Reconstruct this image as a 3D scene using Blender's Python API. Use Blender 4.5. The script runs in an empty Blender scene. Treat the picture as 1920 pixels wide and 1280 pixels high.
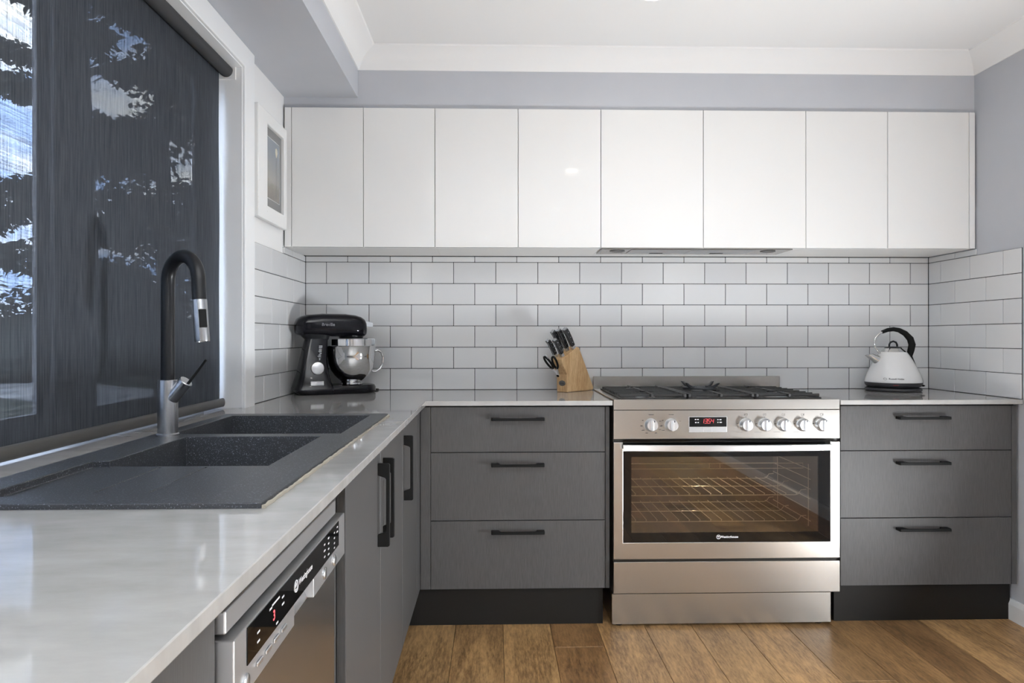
import bpy, bmesh, math, random
from mathutils import Vector, Matrix
random.seed(7)
SC = bpy.context.scene
COL = SC.collection
K = 0.904                      # counter top height above the floor; heights below are given from the counter top
pi, sin, cos = math.pi, math.sin, math.cos

# ------------------------------------------------------------------ camera
cd = bpy.data.cameras.new('camera')
cam = bpy.data.objects.new('camera', cd); COL.objects.link(cam)
cd.sensor_width = 36.0
cd.lens = 1300.7 / 1920 * 36
cd.shift_y = -6.8 / 1920
cd.clip_start = 0.05
yaw, roll = 0.02488, -0.00048
r_ = Vector((cos(yaw), -sin(yaw), 0)); f_ = Vector((sin(yaw), cos(yaw), 0)); u_ = Vector((0, 0, 1))
r2 = r_ * cos(roll) + u_ * sin(roll); u2 = u_ * cos(roll) - r_ * sin(roll)
M = Matrix((r2, u2, -f_)).transposed().to_4x4()
M.translation = Vector((0.9018, -3.3300, 0.2482 + K))
cam.matrix_world = M
SC.camera = cam
# ------------------------------------------------------------------ exposure and sky
vs = SC.view_settings
vs.view_transform = 'Standard'; vs.look = 'None'; vs.gamma = 1; vs.use_curve_mapping = False
vs.exposure = 0.24
DOWNLIGHT = 34.0
FILL_W = 190.0
OVEN_W = 3.5
SKY = 26.0
SC.cycles.use_denoising = True
SC.cycles.max_bounces = 10; SC.cycles.diffuse_bounces = 5; SC.cycles.glossy_bounces = 5
SC.cycles.transparent_max_bounces = 12
SC.cycles.sample_clamp_indirect = 8
SC.cycles.caustics_reflective = False; SC.cycles.caustics_refractive = False

def N(nt, t, **kw):
    n = nt.nodes.new(t)
    for k, v in kw.items():
        if k in n.inputs: n.inputs[k].default_value = v
        else: setattr(n, k, v)
    return n

w = bpy.data.worlds.new('sky'); SC.world = w; w.use_nodes = True
nt = w.node_tree; nt.nodes.clear(); L = nt.links.new
tc = N(nt, 'ShaderNodeTexCoord'); mp = N(nt, 'ShaderNodeMapping'); mp.inputs['Scale'].default_value = (2.2, 2.2, 5)
ns = N(nt, 'ShaderNodeTexNoise', Scale=3.0, Detail=6.0, Roughness=0.6)
rp = N(nt, 'ShaderNodeValToRGB'); rp.color_ramp.elements[0].position = .42; rp.color_ramp.elements[1].position = .62
rp.color_ramp.elements[0].color = (.34, .50, .86, 1); rp.color_ramp.elements[1].color = (.95, .98, 1.0, 1)
bg = N(nt, 'ShaderNodeBackground', Strength=SKY); wo = N(nt, 'ShaderNodeOutputWorld')
L(tc.outputs['Generated'], mp.inputs['Vector']); L(mp.outputs[0], ns.inputs['Vector']); L(ns.outputs['Fac'], rp.inputs[0])
L(rp.outputs[0], bg.inputs[0]); L(bg.outputs[0], wo.inputs[0])
# unseen fill lights added to brighten the room, aimed at ceiling and walls
for pos, aim, watts, spread, size in (((1.5, -3.2, -.70), (1.5, -3.2, 1), FILL_W * .25, 78, .6), ((1.6, -5.4, -.70), (1.6, -5.2, 1), FILL_W * .80, 100, .6), ((.95, -4.7, -.80), (.9, -1.2, 1.5), FILL_W * .10, 150, .8),
                                      ((2.95, -1.75, -.62), (.1, -1.5, .80), FILL_W * .20, 150, .4), ((.95, -1.9, -.62), (3.0, -1.7, .9), FILL_W * .035, 140, .4)):
    la = bpy.data.lights.new('fill_light', 'AREA'); la.shape = 'DISK'; la.size = size; la.energy = watts; la.color = (.93, .97, 1.0); la.spread = math.radians(spread)
    lo = bpy.data.objects.new('fill_light', la); COL.objects.link(lo)
    lo.location = (pos[0], pos[1], pos[2] + K); lo.rotation_euler = (Vector(aim) - Vector(pos)).to_track_quat('-Z', 'Y').to_euler()

# ------------------------------------------------------------------ materials
def mat(name, col, rough=.5, metal=0., spec=.5, coat=0., coatr=.05):
    m = bpy.data.materials.new(name); m.use_nodes = True
    b = m.node_tree.nodes['Principled BSDF']
    b.inputs['Base Color'].default_value = (*col, 1); b.inputs['Roughness'].default_value = rough
    b.inputs['Metallic'].default_value = metal; b.inputs['Specular IOR Level'].default_value = spec
    b.inputs['Coat Weight'].default_value = coat; b.inputs['Coat Roughness'].default_value = coatr
    return m
def nodes(m): return m.node_tree, m.node_tree.nodes['Principled BSDF'], m.node_tree.links.new
def vary(m, c1, c2, scale, mapping=(1, 1, 1), detail=4, lo=.35, hi=.65, rough=None, bump=0, bscale=None, coord='Object'):
    nt, b, L = nodes(m)
    tc = N(nt, 'ShaderNodeTexCoord'); mp = N(nt, 'ShaderNodeMapping'); mp.inputs['Scale'].default_value = mapping
    n = N(nt, 'ShaderNodeTexNoise', Scale=scale, Detail=detail, Roughness=.6)
    r = N(nt, 'ShaderNodeValToRGB'); e = r.color_ramp.elements
    e[0].position = lo; e[1].position = hi; e[0].color = (*c1, 1); e[1].color = (*c2, 1)
    L(tc.outputs[coord], mp.inputs[0]); L(mp.outputs[0], n.inputs['Vector']); L(n.outputs['Fac'], r.inputs[0]); L(r.outputs[0], b.inputs['Base Color'])
    if rough:
        mr = N(nt, 'ShaderNodeMapRange'); mr.inputs[3].default_value = rough[0]; mr.inputs[4].default_value = rough[1]
        L(n.outputs['Fac'], mr.inputs[0]); L(mr.outputs[0], b.inputs['Roughness'])
    if bump:
        bp = N(nt, 'ShaderNodeBump', Strength=bump, Distance=.001); L(n.outputs['Fac'], bp.inputs['Height']); L(bp.outputs[0], b.inputs['Normal'])
    return m, n, r
def emit(name, col, s):
    m = bpy.data.materials.new(name); m.use_nodes = True; nt = m.node_tree; nt.nodes.clear()
    e = N(nt, 'ShaderNodeEmission', Strength=s); e.inputs[0].default_value = (*col, 1); o = N(nt, 'ShaderNodeOutputMaterial')
    nt.links.new(e.outputs[0], o.inputs[0]); return m
def glassy(name, tint, refl, rough=.02, gcol=(1, 1, 1)):
    m = bpy.data.materials.new(name); m.use_nodes = True; nt = m.node_tree; nt.nodes.clear(); L = nt.links.new
    t = N(nt, 'ShaderNodeBsdfTransparent'); t.inputs[0].default_value = (*tint, 1)
    g = N(nt, 'ShaderNodeBsdfGlossy', Roughness=rough); g.inputs[0].default_value = (*gcol, 1)
    lw = N(nt, 'ShaderNodeLayerWeight', Blend=.5); fr = N(nt, 'ShaderNodeMath', operation='POWER'); fr.inputs[1].default_value = 6.; L(lw.outputs['Facing'], fr.inputs[0]); mr = N(nt, 'ShaderNodeMapRange')
    mr.inputs[3].default_value = refl; mr.inputs[4].default_value = 1
    mx = N(nt, 'ShaderNodeMixShader'); o = N(nt, 'ShaderNodeOutputMaterial')
    L(fr.outputs[0], mr.inputs[0]); L(mr.outputs[0], mx.inputs[0]); L(t.outputs[0], mx.inputs[1]); L(g.outputs[0], mx.inputs[2]); L(mx.outputs[0], o.inputs[0])
    return m

m_paint = vary(mat('grey_blue_paint', (.5, .52, .56), .75, spec=.3), (.465, .48, .515), (.485, .50, .535), 3)[0]
m_white = mat('white_paint', (.80, .80, .80), .55, spec=.35)
m_trim = mat('white_gloss_trim', (.80, .81, .82), .35)
m_ceil = mat('white_ceiling', (.77, .77, .768), .8, spec=.2)
m_gloss = mat('white_gloss_door', (.74, .738, .730), .06, spec=.30)
m_carc = mat('white_board', (.74, .735, .72), .5)
m_grout = mat('dark_grout', (.035, .036, .038), .85)
m_tile = mat('white_glazed_tile', (.76, .775, .79), .07)
nt, b, L = nodes(m_tile)
oi = N(nt, 'ShaderNodeObjectInfo'); rr = N(nt, 'ShaderNodeValToRGB'); rr.color_ramp.elements[0].color = (.62, .63, .645, 1); rr.color_ramp.elements[1].color = (.685, .69, .695, 1)
L(oi.outputs['Random'], rr.inputs[0]); L(rr.outputs[0], b.inputs['Base Color'])
tc = N(nt, 'ShaderNodeTexCoord'); n = N(nt, 'ShaderNodeTexNoise', Scale=14., Detail=1.); bp = N(nt, 'ShaderNodeBump', Strength=.12, Distance=.002)
L(tc.outputs['Object'], n.inputs['Vector']); L(n.outputs['Fac'], bp.inputs['Height']); L(bp.outputs[0], b.inputs['Normal'])
m_cab = vary(mat('charcoal_linen_laminate', (.06, .06, .06), .5, spec=.22), (.056, .054, .054), (.080, .078, .077), 60, (14, 14, .35), 3, rough=(.42, .54), bump=.05)[0]
m_kick = mat('black_kickboard', (.007, .006, .005), .5, spec=.25)
m_stone = mat('grey_engineered_stone', (.5, .49, .48), .055)
m_stone, n, r = vary(m_stone, (.325, .317, .308), (.40, .391, .381), 9, (1, 2.6, 1), 9, .3, .7)
m_granite = mat('black_granite_composite', (.03, .032, .036), .42)
nt, b, L = nodes(m_granite)
tc = N(nt, 'ShaderNodeTexCoord'); v = N(nt, 'ShaderNodeTexNoise', Scale=420., Detail=2., Roughness=.7)
r = N(nt, 'ShaderNodeValToRGB'); e = r.color_ramp.elements; e[0].position = .60; e[1].position = .74; e[0].color = (.024, .026, .031, 1); e[1].color = (.30, .33, .38, 1)
L(tc.outputs['Object'], v.inputs['Vector']); L(v.outputs['Fac'], r.inputs[0]); L(r.outputs[0], b.inputs['Base Color'])
bp = N(nt, 'ShaderNodeBump', Strength=.15, Distance=.0006); L(v.outputs['Fac'], bp.inputs['Height']); L(bp.outputs[0], b.inputs['Normal'])
def steel(name, col, mapping, r0=.24, r1=.4):
    return vary(mat(name, col, .3, 1.), tuple(c * .97 for c in col), col, 3, mapping, 1, rough=(r0, r1))[0]
m_steel = steel('brushed_stainless', (.40, .38, .355), (.5, 1, 9), .27, .275)
m_steelv = mat('brushed_nickel', (.46, .47, .49), .27, 1.)
m_dsteel = steel('brushed_stainless_door', (.46, .445, .43), (1, .5, 9), .27, .275)
m_silver = mat('silver_plastic', (.37, .37, .375), .38, .75)
m_satin = mat('satin_aluminium', (.74, .75, .77), .28, 1.)
m_chrome = mat('polished_chrome', (.78, .78, .78), .06, 1.)
m_bmatte = mat('matte_black', (.008, .008, .008), .55, spec=.12)
m_bsatin = mat('satin_black', (.006, .0065, .008), .36, spec=.3)
m_bgloss = mat('gloss_black', (.004, .004, .006), .07, spec=.26)
m_bglass = mat('black_glass', (.004, .004, .004), .03, spec=.35)
m_iron = vary(mat('cast_iron_enamel', (.02, .02, .02), .5), (.012, .012, .013), (.026, .026, .026), 200)[0]
m_dark = mat('dark_cavity', (.01, .01, .01), .7)
m_enamel = mat('oven_enamel', (.05, .044, .036), .35)
m_wire = mat('chromed_wire', (.75, .70, .60), .35, .35)
m_kwhite = mat('white_enamel', (.80, .80, .80), .12, coat=.5)
m_rubber = mat('rubber_grey_black', (.03, .03, .034), .5)
m_pane = glassy('oven_window_glass', (.62, .57, .50), .10)
m_glass = glassy('window_glass', (.93, .95, .96), .06)
m_ink = mat('dark_ink', (.03, .03, .03), .6)
m_wink = mat('white_ink', (.62, .62, .64), .6)
m_red = emit('red_digits', (1, .13, .15), 1.7)
m_lamp = emit('lamp_diffuser', (1, .965, .92), DOWNLIGHT)
m_seal = mat('old_sealant', (.33, .30, .25), .8)
m_sticker = mat('silver_label', (.75, .77, .8), .35, .3)
m_knob = mat('knob_silver', (.66, .67, .69), .3, .9)
m_clear = mat('frosted_plastic', (.55, .58, .62), .25)

def wood(name, dark, light, scale=1.0, axis='Y', rough=.42, rnd=True):
    m = mat(name, light, rough); nt, b, L = nodes(m)
    tc = N(nt, 'ShaderNodeTexCoord'); oi = N(nt, 'ShaderNodeObjectInfo')
    add = N(nt, 'ShaderNodeVectorMath', operation='ADD'); ml = N(nt, 'ShaderNodeVectorMath', operation='MULTIPLY'); ml.inputs[1].default_value = (7.3, 11.1, 3.7)
    cb = N(nt, 'ShaderNodeCombineXYZ')
    for i in range(3): L(oi.outputs['Random'], cb.inputs[i])
    L(cb.outputs[0], ml.inputs[0]); L(tc.outputs['Object'], add.inputs[0]); L(ml.outputs[0], add.inputs[1])
    mp = N(nt, 'ShaderNodeMapping'); mp.inputs['Scale'].default_value = (1, .16, 1) if axis == 'Y' else (1, 1, .13)
    L(add.outputs[0], mp.inputs[0])
    big = N(nt, 'ShaderNodeTexNoise', Scale=5.5 * scale, Detail=2., Roughness=.5, Distortion=.3)
    mu = N(nt, 'ShaderNodeMath', operation='MULTIPLY'); mu.inputs[1].default_value = 26.
    sn = N(nt, 'ShaderNodeMath', operation='SINE')
    fine = N(nt, 'ShaderNodeTexNoise', Scale=120 * scale, Detail=4., Roughness=.7)
    mx = N(nt, 'ShaderNodeMath', operation='MULTIPLY_ADD'); mx.inputs[1].default_value = .12; 
    a2 = N(nt, 'ShaderNodeMath', operation='MULTIPLY_ADD'); a2.inputs[1].default_value = 1.35; a2.inputs[2].default_value = -.20
    r = N(nt, 'ShaderNodeValToRGB'); e = r.color_ramp.elements; e[0].position = .18; e[1].position = .74; e[0].color = (*dark, 1); e[1].color = (*light, 1)
    L(mp.outputs[0], big.inputs['Vector']); L(mp.outputs[0], fine.inputs['Vector']); L(big.outputs['Fac'], mu.inputs[0]); L(mu.outputs[0], sn.inputs[0])
    L(fine.outputs['Fac'], a2.inputs[0]); L(sn.outputs[0], mx.inputs[0]); L(a2.outputs[0], mx.inputs[2]); L(mx.outputs[0], r.inputs[0])
    if rnd:
        hs = N(nt, 'ShaderNodeMix', data_type='RGBA', blend_type='MULTIPLY'); hs.inputs[0].default_value = 1
        L(r.outputs[0], hs.inputs[6]); L(oi.outputs['Color'], hs.inputs[7]); L(hs.outputs[2], b.inputs['Base Color'])
    else: L(r.outputs[0], b.inputs['Base Color'])
    bp = N(nt, 'ShaderNodeBump', Strength=.12, Distance=.001); L(mx.outputs[0], bp.inputs['Height']); L(bp.outputs[0], b.inputs['Normal'])
    return m
m_floor = wood('oak_plank', (.160, .086, .034), (.475, .290, .130))
m_block = wood('pale_rubberwood', (.42, .24, .10), (.66, .46, .25), 1.6, 'Z', .5, False)

# ------------------------------------------------------------------ mesh helpers (heights from the counter top)
ORG = {}
class MB:
    def __init__(s): s.bm = bmesh.new()
    def add(s, verts, faces, smooth=False):
        vs_ = [s.bm.verts.new(p) for p in verts]
        for f in faces:
            try:
                q = s.bm.faces.new([vs_[i] for i in f]); q.smooth = smooth
            except ValueError: pass
        return vs_
    def box(s, x0, x1, y0, y1, z0, z1, bev=0, seg=1, T=None, smooth=False):
        b = bmesh.new(); bmesh.ops.create_cube(b, size=1)
        for v in b.verts: v.co = Vector((x0 + (v.co.x + .5) * (x1 - x0), y0 + (v.co.y + .5) * (y1 - y0), z0 + (v.co.z + .5) * (z1 - z0)))
        if bev: bmesh.ops.bevel(b, geom=b.edges[:], offset=bev, segments=seg, profile=.5, affect='EDGES')
        s.merge(b, T, smooth); return s
    def merge(s, b, T=None, smooth=False):
        bmesh.ops.recalc_face_normals(b, faces=b.faces[:])
        b.verts.index_update()
        vs_ = [s.bm.verts.new(T(v.co) if T else v.co) for v in b.verts]
        for f in b.faces:
            q = s.bm.faces.new([vs_[v.index] for v in f.verts]); q.smooth = smooth or f.smooth
        b.free()
    def prism(s, poly, place, a0, a1, bev=0, seg=2):
        """polygon of (p, q) extruded from a0 to a1; place(p, q, a) gives the point"""
        b = bmesh.new(); n = len(poly)
        A = [b.verts.new(place(p, q, a0)) for p, q in poly]; B = [b.verts.new(place(p, q, a1)) for p, q in poly]
        b.faces.new(A); b.faces.new(B[::-1])
        for i in range(n): b.faces.new([A[i], B[i], B[(i + 1) % n], A[(i + 1) % n]])
        bmesh.ops.recalc_face_normals(b, faces=b.faces[:])
        if bev:
            eds = [e for e in b.edges if e.calc_face_angle(0) > .4]
            bmesh.ops.bevel(b, geom=eds, offset=bev, segments=seg, profile=.5, affect='EDGES')
        s.merge(b); return s
    def lathe(s, prof, c, axis=(0, 0, 1), seg=32, smooth=True, cap=True):
        """prof: list of (radius, height along axis) from the base c"""
        a = Vector(axis).normalized(); t = a.orthogonal().normalized(); q = a.cross(t); c = Vector(c)
        rings = [[c + a * h + (t * cos(2 * pi * i / seg) + q * sin(2 * pi * i / seg)) * r for i in range(seg)] for r, h in prof]
        return s.loft(rings, smooth, cap, cap)
    def loft(s, rings, smooth=True, cap0=True, cap1=True, closed=False):
        b = bmesh.new(); n = len(rings[0])
        R = [[b.verts.new(p) for p in ring] for ring in rings]
        m = len(R)
        for i in range(m if closed else m - 1):
            A, B = R[i], R[(i + 1) % m]
            for j in range(n): b.faces.new([A[j], A[(j + 1) % n], B[(j + 1) % n], B[j]]).smooth = smooth
        if not closed:
            if cap0: b.faces.new(R[0][::-1])
            if cap1: b.faces.new(R[-1])
        s.merge(b); return s
    def tube(s, pts, rad, seg=12, smooth=True, closed=False, flat=None):
        """round tube; flat=(direction, factor) squashes the section along a direction"""
        pts = [Vector(p) for p in pts]; n = len(pts)
        rad = rad if isinstance(rad, (list, tuple)) else [rad] * n
        rings = []; t0 = None
        for i in range(n):
            a = pts[(i - 1) % n] if (i > 0 or closed) else pts[0]; c = pts[(i + 1) % n] if (i < n - 1 or closed) else pts[-1]
            d = (c - a).normalized()
            if t0 is None: t0 = d.orthogonal().normalized()
            t0 = (t0 - d * t0.dot(d)).normalized(); q = d.cross(t0)
            ring = []
            for j in range(seg):
                o = (t0 * cos(2 * pi * j / seg) + q * sin(2 * pi * j / seg)) * rad[i]
                if flat: fd = Vector(flat[0]); o -= fd * o.dot(fd) * (1 - flat[1])
                ring.append(pts[i] + o)
            rings.append(ring)
        return s.loft(rings, smooth, True, True, closed)
    def slab(s, xs, ys, on, z0, z1):
        """flat plate on a grid of cells, cells switched off are holes"""
        V = {}
        def vt(x, y, z):
            k = (x, y, z)
            if k not in V: V[k] = s.bm.verts.new(k)
            return V[k]
        nx, ny = len(xs) - 1, len(ys) - 1
        g = lambda i, j: 0 <= i < nx and 0 <= j < ny and on(i, j)
        for i in range(nx):
            for j in range(ny):
                if not g(i, j): continue
                x0, x1, y0, y1 = xs[i], xs[i + 1], ys[j], ys[j + 1]
                F = [[(x0, y0, z1), (x1, y0, z1), (x1, y1, z1), (x0, y1, z1)], [(x0, y0, z0), (x0, y1, z0), (x1, y1, z0), (x1, y0, z0)]]
                if not g(i - 1, j): F.append([(x0, y0, z0), (x0, y0, z1), (x0, y1, z1), (x0, y1, z0)])
                if not g(i + 1, j): F.append([(x1, y0, z0), (x1, y1, z0), (x1, y1, z1), (x1, y0, z1)])
                if not g(i, j - 1): F.append([(x0, y0, z0), (x1, y0, z0), (x1, y0, z1), (x0, y0, z1)])
                if not g(i, j + 1): F.append([(x0, y1, z0), (x0, y1, z1), (x1, y1, z1), (x1, y1, z0)])
                for f in F: s.bm.faces.new([vt(*p) for p in f])
        return s
    def steps(s, xs, ys, H, base):
        """height field of flat cells with upright walls between them; base closes the outer edge"""
        V = {}
        def vt(x, y, z):
            k = (round(x, 5), round(y, 5), round(z, 5))
            if k not in V: V[k] = s.bm.verts.new((x, y, z))
            return V[k]
        nx, ny = len(xs) - 1, len(ys) - 1
        h = lambda i, j: H(i, j) if 0 <= i < nx and 0 <= j < ny else base
        for i in range(nx):
            for j in range(ny):
                a = h(i, j); x0, x1, y0, y1 = xs[i], xs[i + 1], ys[j], ys[j + 1]
                s.bm.faces.new([vt(x0, y0, a), vt(x1, y0, a), vt(x1, y1, a), vt(x0, y1, a)])
        for i in range(nx + 1):
            for j in range(ny):
                a, b = h(i - 1, j), h(i, j)
                if abs(a - b) > 1e-6:
                    q = [vt(xs[i], ys[j], a), vt(xs[i], ys[j + 1], a), vt(xs[i], ys[j + 1], b), vt(xs[i], ys[j], b)]; s.bm.faces.new(q)
        for j in range(ny + 1):
            for i in range(nx):
                a, b = h(i, j - 1), h(i, j)
                if abs(a - b) > 1e-6:
                    q = [vt(xs[i + 1], ys[j], a), vt(xs[i], ys[j], a), vt(xs[i], ys[j], b), vt(xs[i + 1], ys[j], b)]; s.bm.faces.new(q)
        return s
def obj(name, mb, m, parent=None, label=None, kind=None, loc=None, sharp=35, bevel=0):
    """one mesh object; loc is its origin (counter heights)"""
    o_ = Vector(loc) if loc is not None else (ORG[parent.name] if parent else Vector((0, 0, 0)))
    bm = mb.bm
    for v in bm.verts: v.co = v.co - o_
    bmesh.ops.recalc_face_normals(bm, faces=bm.faces[:])
    for e in bm.edges:
        if len(e.link_faces) == 2 and e.calc_face_angle(0) > math.radians(sharp): e.smooth = False
    me = bpy.data.meshes.new(name); bm.to_mesh(me); bm.free()
    me.materials.append(m)
    o = bpy.data.objects.new(name, me); COL.objects.link(o)
    if parent:
        o.parent = parent; o.location = o_ - ORG[parent.name]
    else: o.location = o_ + Vector((0, 0, K))
    ORG[o.name] = o_
    if label: o['label'] = label
    if kind: o['kind'] = kind
    if bevel:
        md = o.modifiers.new('bevel', 'BEVEL'); md.width = bevel; md.segments = 2; md.limit_method = 'ANGLE'; md.angle_limit = .6
    return o
def thing(name, label, cat, loc, group=None):
    o = bpy.data.objects.new(name, None); COL.objects.link(o); o.empty_display_size = .05
    ORG[o.name] = Vector(loc); o.location = Vector(loc) + Vector((0, 0, K)); o['label'] = label; o['category'] = cat
    if group: o['group'] = group
    return o
def tag(o, label, cat, group=None):
    o['label'] = label; o['category'] = cat
    if group: o['group'] = group
    return o
def box(*a, **k): return MB().box(*a, **k)
def struct(name, mb, m, parent=None, **k): return obj(name, mb, m, parent, kind=None if parent else 'structure', **k)
def piece(name, me, parent, loc, color=None):
    o = bpy.data.objects.new(name, me); COL.objects.link(o); o.parent = parent
    o.location = Vector(loc) - ORG[parent.name]; ORG[o.name] = Vector(loc)
    if color: o.color = color
    return o
def text(name, body, size, m, parent, at, xd, ud, label=None, align='CENTER', shear=0, bold=0):
    cu = bpy.data.curves.new(name, 'FONT'); cu.body = body; cu.size = size; cu.align_x = align; cu.align_y = 'CENTER'; cu.shear = shear
    cu.offset = bold; cu.resolution_u = 3
    t = bpy.data.objects.new('t', cu); COL.objects.link(t)
    dg = bpy.context.evaluated_depsgraph_get(); dg.update()
    me0 = bpy.data.meshes.new_from_object(t.evaluated_get(dg))
    bpy.data.objects.remove(t)
    xd, ud, at = Vector(xd).normalized(), Vector(ud).normalized(), Vector(at)
    mb = MB(); mb.bm.from_mesh(me0); bpy.data.meshes.remove(me0)
    for v in mb.bm.verts: v.co = at + xd * v.co.x + ud * v.co.y
    o = obj(name, mb, m, parent); o['kind'] = 'stuff'
    return o
def rings_superellipse(c, a, b, A, B, n=28, ex=3.):
    out = []
    for i in range(n):
        t = 2 * pi * i / n; ct, st = cos(t), sin(t)
        out.append(Vector(c) + Vector(a) * (A * math.copysign(abs(ct) ** (2 / ex), ct)) + Vector(b) * (B * math.copysign(abs(st) ** (2 / ex), st)))
    return out

# ================================================================== room shell
XR, ZC, ZF = 3.0157, 1.487, -.904
wb = struct('wall_back', box(-.15, XR + .15, .0025, .15, ZF - .1, ZC + .1), m_grout)
fl = struct('floor', box(-.2, XR + .2, -8, .1, ZF - .06, ZF - .012), m_dark)
struct('ceiling', box(-.2, XR + .2, -8.1, .15, ZC, ZC + .06), m_ceil)
wr = struct('wall_right', box(XR + .007, XR + .15, -8, .0025, ZF - .1, ZC + .1), m_paint)
# left wall with the window opening
wl = MB()
ysw = [-8, -3.2, -.853, .0025]; zsw = [ZF - .1, -.021, 1.208, ZC + .1]
b_ = MB().slab(ysw, zsw, lambda i, j: not (i == 1 and j == 1), 0, .143)
for v in b_.bm.verts: v.co = Vector((-.007 - v.co.z, v.co.x, v.co.y))
wl = struct('wall_left', b_, m_white)
# rear wall with a wide glazed opening
b_ = MB().slab([-.2, 1.75, 2.9, XR + .2], [ZF - .1, ZF, 1.15, ZC + .1], lambda i, j: not (i == 1 and j == 1), 0, .1)
for v in b_.bm.verts: v.co = Vector((v.co.x, -8 - v.co.z, v.co.y))
struct('wall_rear', b_, m_paint)
b_ = MB().slab([1.75, 1.82, 2.30, 2.36, 2.83, 2.9], [ZF, ZF + .07, 1.08, 1.15], lambda i, j: not (i in (1, 3) and j == 1), 0, .06)
for v in b_.bm.verts: v.co = Vector((v.co.x, -8 - v.co.z, v.co.y))
d1 = struct('door_1', b_, m_trim)
obj('panel', box(1.82, 2.30, -8.045, -8.02, ZF + .07, 1.08), m_trim, d1)
obj('panel', box(2.36, 2.83, -8.045, -8.02, ZF + .07, 1.08), m_trim, d1)
# soffit above the wall cabinets and the bulkhead over the window
struct('wall_soffit', box(-.007, XR + .007, -.314, .0025, 1.243, ZC + .02), m_paint)
struct('wall_bulkhead', box(-.007, .3105, -8, -.314, 1.287, ZC + .02), m_paint)
# cove cornice, mitred
prof = [(0, -.082), (.006, -.082), (.012, -.072), (.020, -.054), (.032, -.036), (.050, -.021), (.068, -.012), (.082, -.006), (.085, 0)]
def cove(name, p0, p1, q0, q1):
    mb = MB(); A = []; B = []
    for o_, h in prof + [(0, 0)]:
        A.append(Vector((p0[0] + q0[0] * o_, p0[1] + q0[1] * o_, ZC + h))); B.append(Vector((p1[0] + q1[0] * o_, p1[1] + q1[1] * o_, ZC + h)))
    mb.loft([A, B], smooth=True); struct(name, mb, m_ceil)
cove('trim_1', (.3105, -8), (.3105, -.314), (1, 0), (1, -1))
cove('trim_2', (.3105, -.314), (XR + .007, -.314), (1, -1), (-1, -1))
cove('trim_3', (XR + .007, -.314), (XR + .007, -8), (-1, -1), (-1, 0))
# skirting on the right wall, splayed top
bb = [(0, 0), (.018, 0), (.018, .064), (.011, .082), (0, .082)]
mb = MB().prism(bb, lambda p, q, a: Vector((XR + .007 - p, a, ZF + q)), -.478, -8); struct('baseboard_right', mb, m_trim)

# floor planks, 190 mm wide boards running away from the viewer
PX = [.557 + .1885 * k for k in range(-3, 14)]
tone = {3: (.95, .95, .93), 4: (.92, .90, .86), 5: (1.0, .98, .93), 6: (.66, .59, .53), 7: (1.05, 1.03, 1.0), 8: (.92, .89, .86), 9: (.90, .88, .85), 10: (.98, .95, .91),
        11: (.56, .53, .50), 12: (.62, .58, .54), 13: (.58, .54, .52), 14: (1.12, 1.12, 1.12), 15: (1.02, 1.0, .98), 16: (.95, .95, .95)}
cuts = {6: -.75, 5: -1.9, 4: -1.4, 7: -2.0, 8: -1.55, 9: -2.3, 10: -1.2, 11: -1.03, 12: -2.1, 13: -1.5, 14: -1.8}
for k in range(len(PX) - 1):
    y = .0
    first = True
    while y > -8:
        ln = -cuts.get(k, -1.6) if first else random.choice((1.9, 1.6, 2.1)); first = False
        y2 = max(-8, y - ln)
        mb = box(-.0942 + .0006, .0942 - .0006, y2 + .0006, y - .0006, -.012, 0, .0012)
        me = bpy.data.meshes.new('plank'); mb.bm.to_mesh(me); mb.bm.free(); me.materials.append(m_floor)
        t = tone.get(k, (1, 1, 1)) if y > -1.2 else tuple(c * random.uniform(.85, 1.1) for c in (1, .98, .95))
        piece('plank', me, fl, ((PX[k] + PX[k + 1]) / 2, 0, ZF), (*t, 1))
        y = y2

# ------------------------------------------------------------------ wall tiles, 200 x 100 mm running bond
Q = .10174; G = .0013
MESH = {}
def tile_mesh(wd, ht):
    k = (round(wd, 4), round(ht, 4))
    if k not in MESH:
        mb = box(-wd / 2 + G, wd / 2 - G, -.0, .007, -ht / 2 + G, ht / 2 - G, .0014)
        me = bpy.data.meshes.new('tile'); mb.bm.to_mesh(me); mb.bm.free(); me.materials.append(m_tile); MESH[k] = me
    return MESH[k]
def tile_run(wall, start, end, off_odd, off_even, row, z0, z1, place, rot):
    off = off_odd if row % 2 else off_even
    js = [start] + [off + .202 * i for i in range(-2, 20) if start + .012 < off + .202 * i < end - .012] + [end]
    for a, b in zip(js, js[1:]):
        o = piece('tile', tile_mesh(b - a, z1 - z0), wall, place((a + b) / 2, (z0 + z1) / 2)); o.rotation_euler = (0, 0, rot)
rows = [(r, r * Q, (r + 1) * Q) for r in range(6)] + [(6, 6 * Q, .6385)]
for r, z0, z1 in rows:
    tile_run(wb, 0, XR, .0988, .1998, r, z0, z1, lambda a, z: (a, 0, z), 0)
    tile_run(wr, 0, .596 if r < 6 else .333, .0908, .1918, r, z0, z1, lambda a, z: (XR, -a, z), -pi / 2)
    tile_run(wl, 0, .757 if r < 6 else .333, .0918, .1928, r, z0, z1, lambda a, z: (0, -a, z), pi / 2)
obj('grout_bed', box(XR + .0028, XR + .007, -.595, 0, -.02, 6 * Q), m_grout, wr)
obj('grout_bed', box(-.007, -.0028, -.757, 0, -.02, 6 * Q), m_grout, wl)

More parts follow.
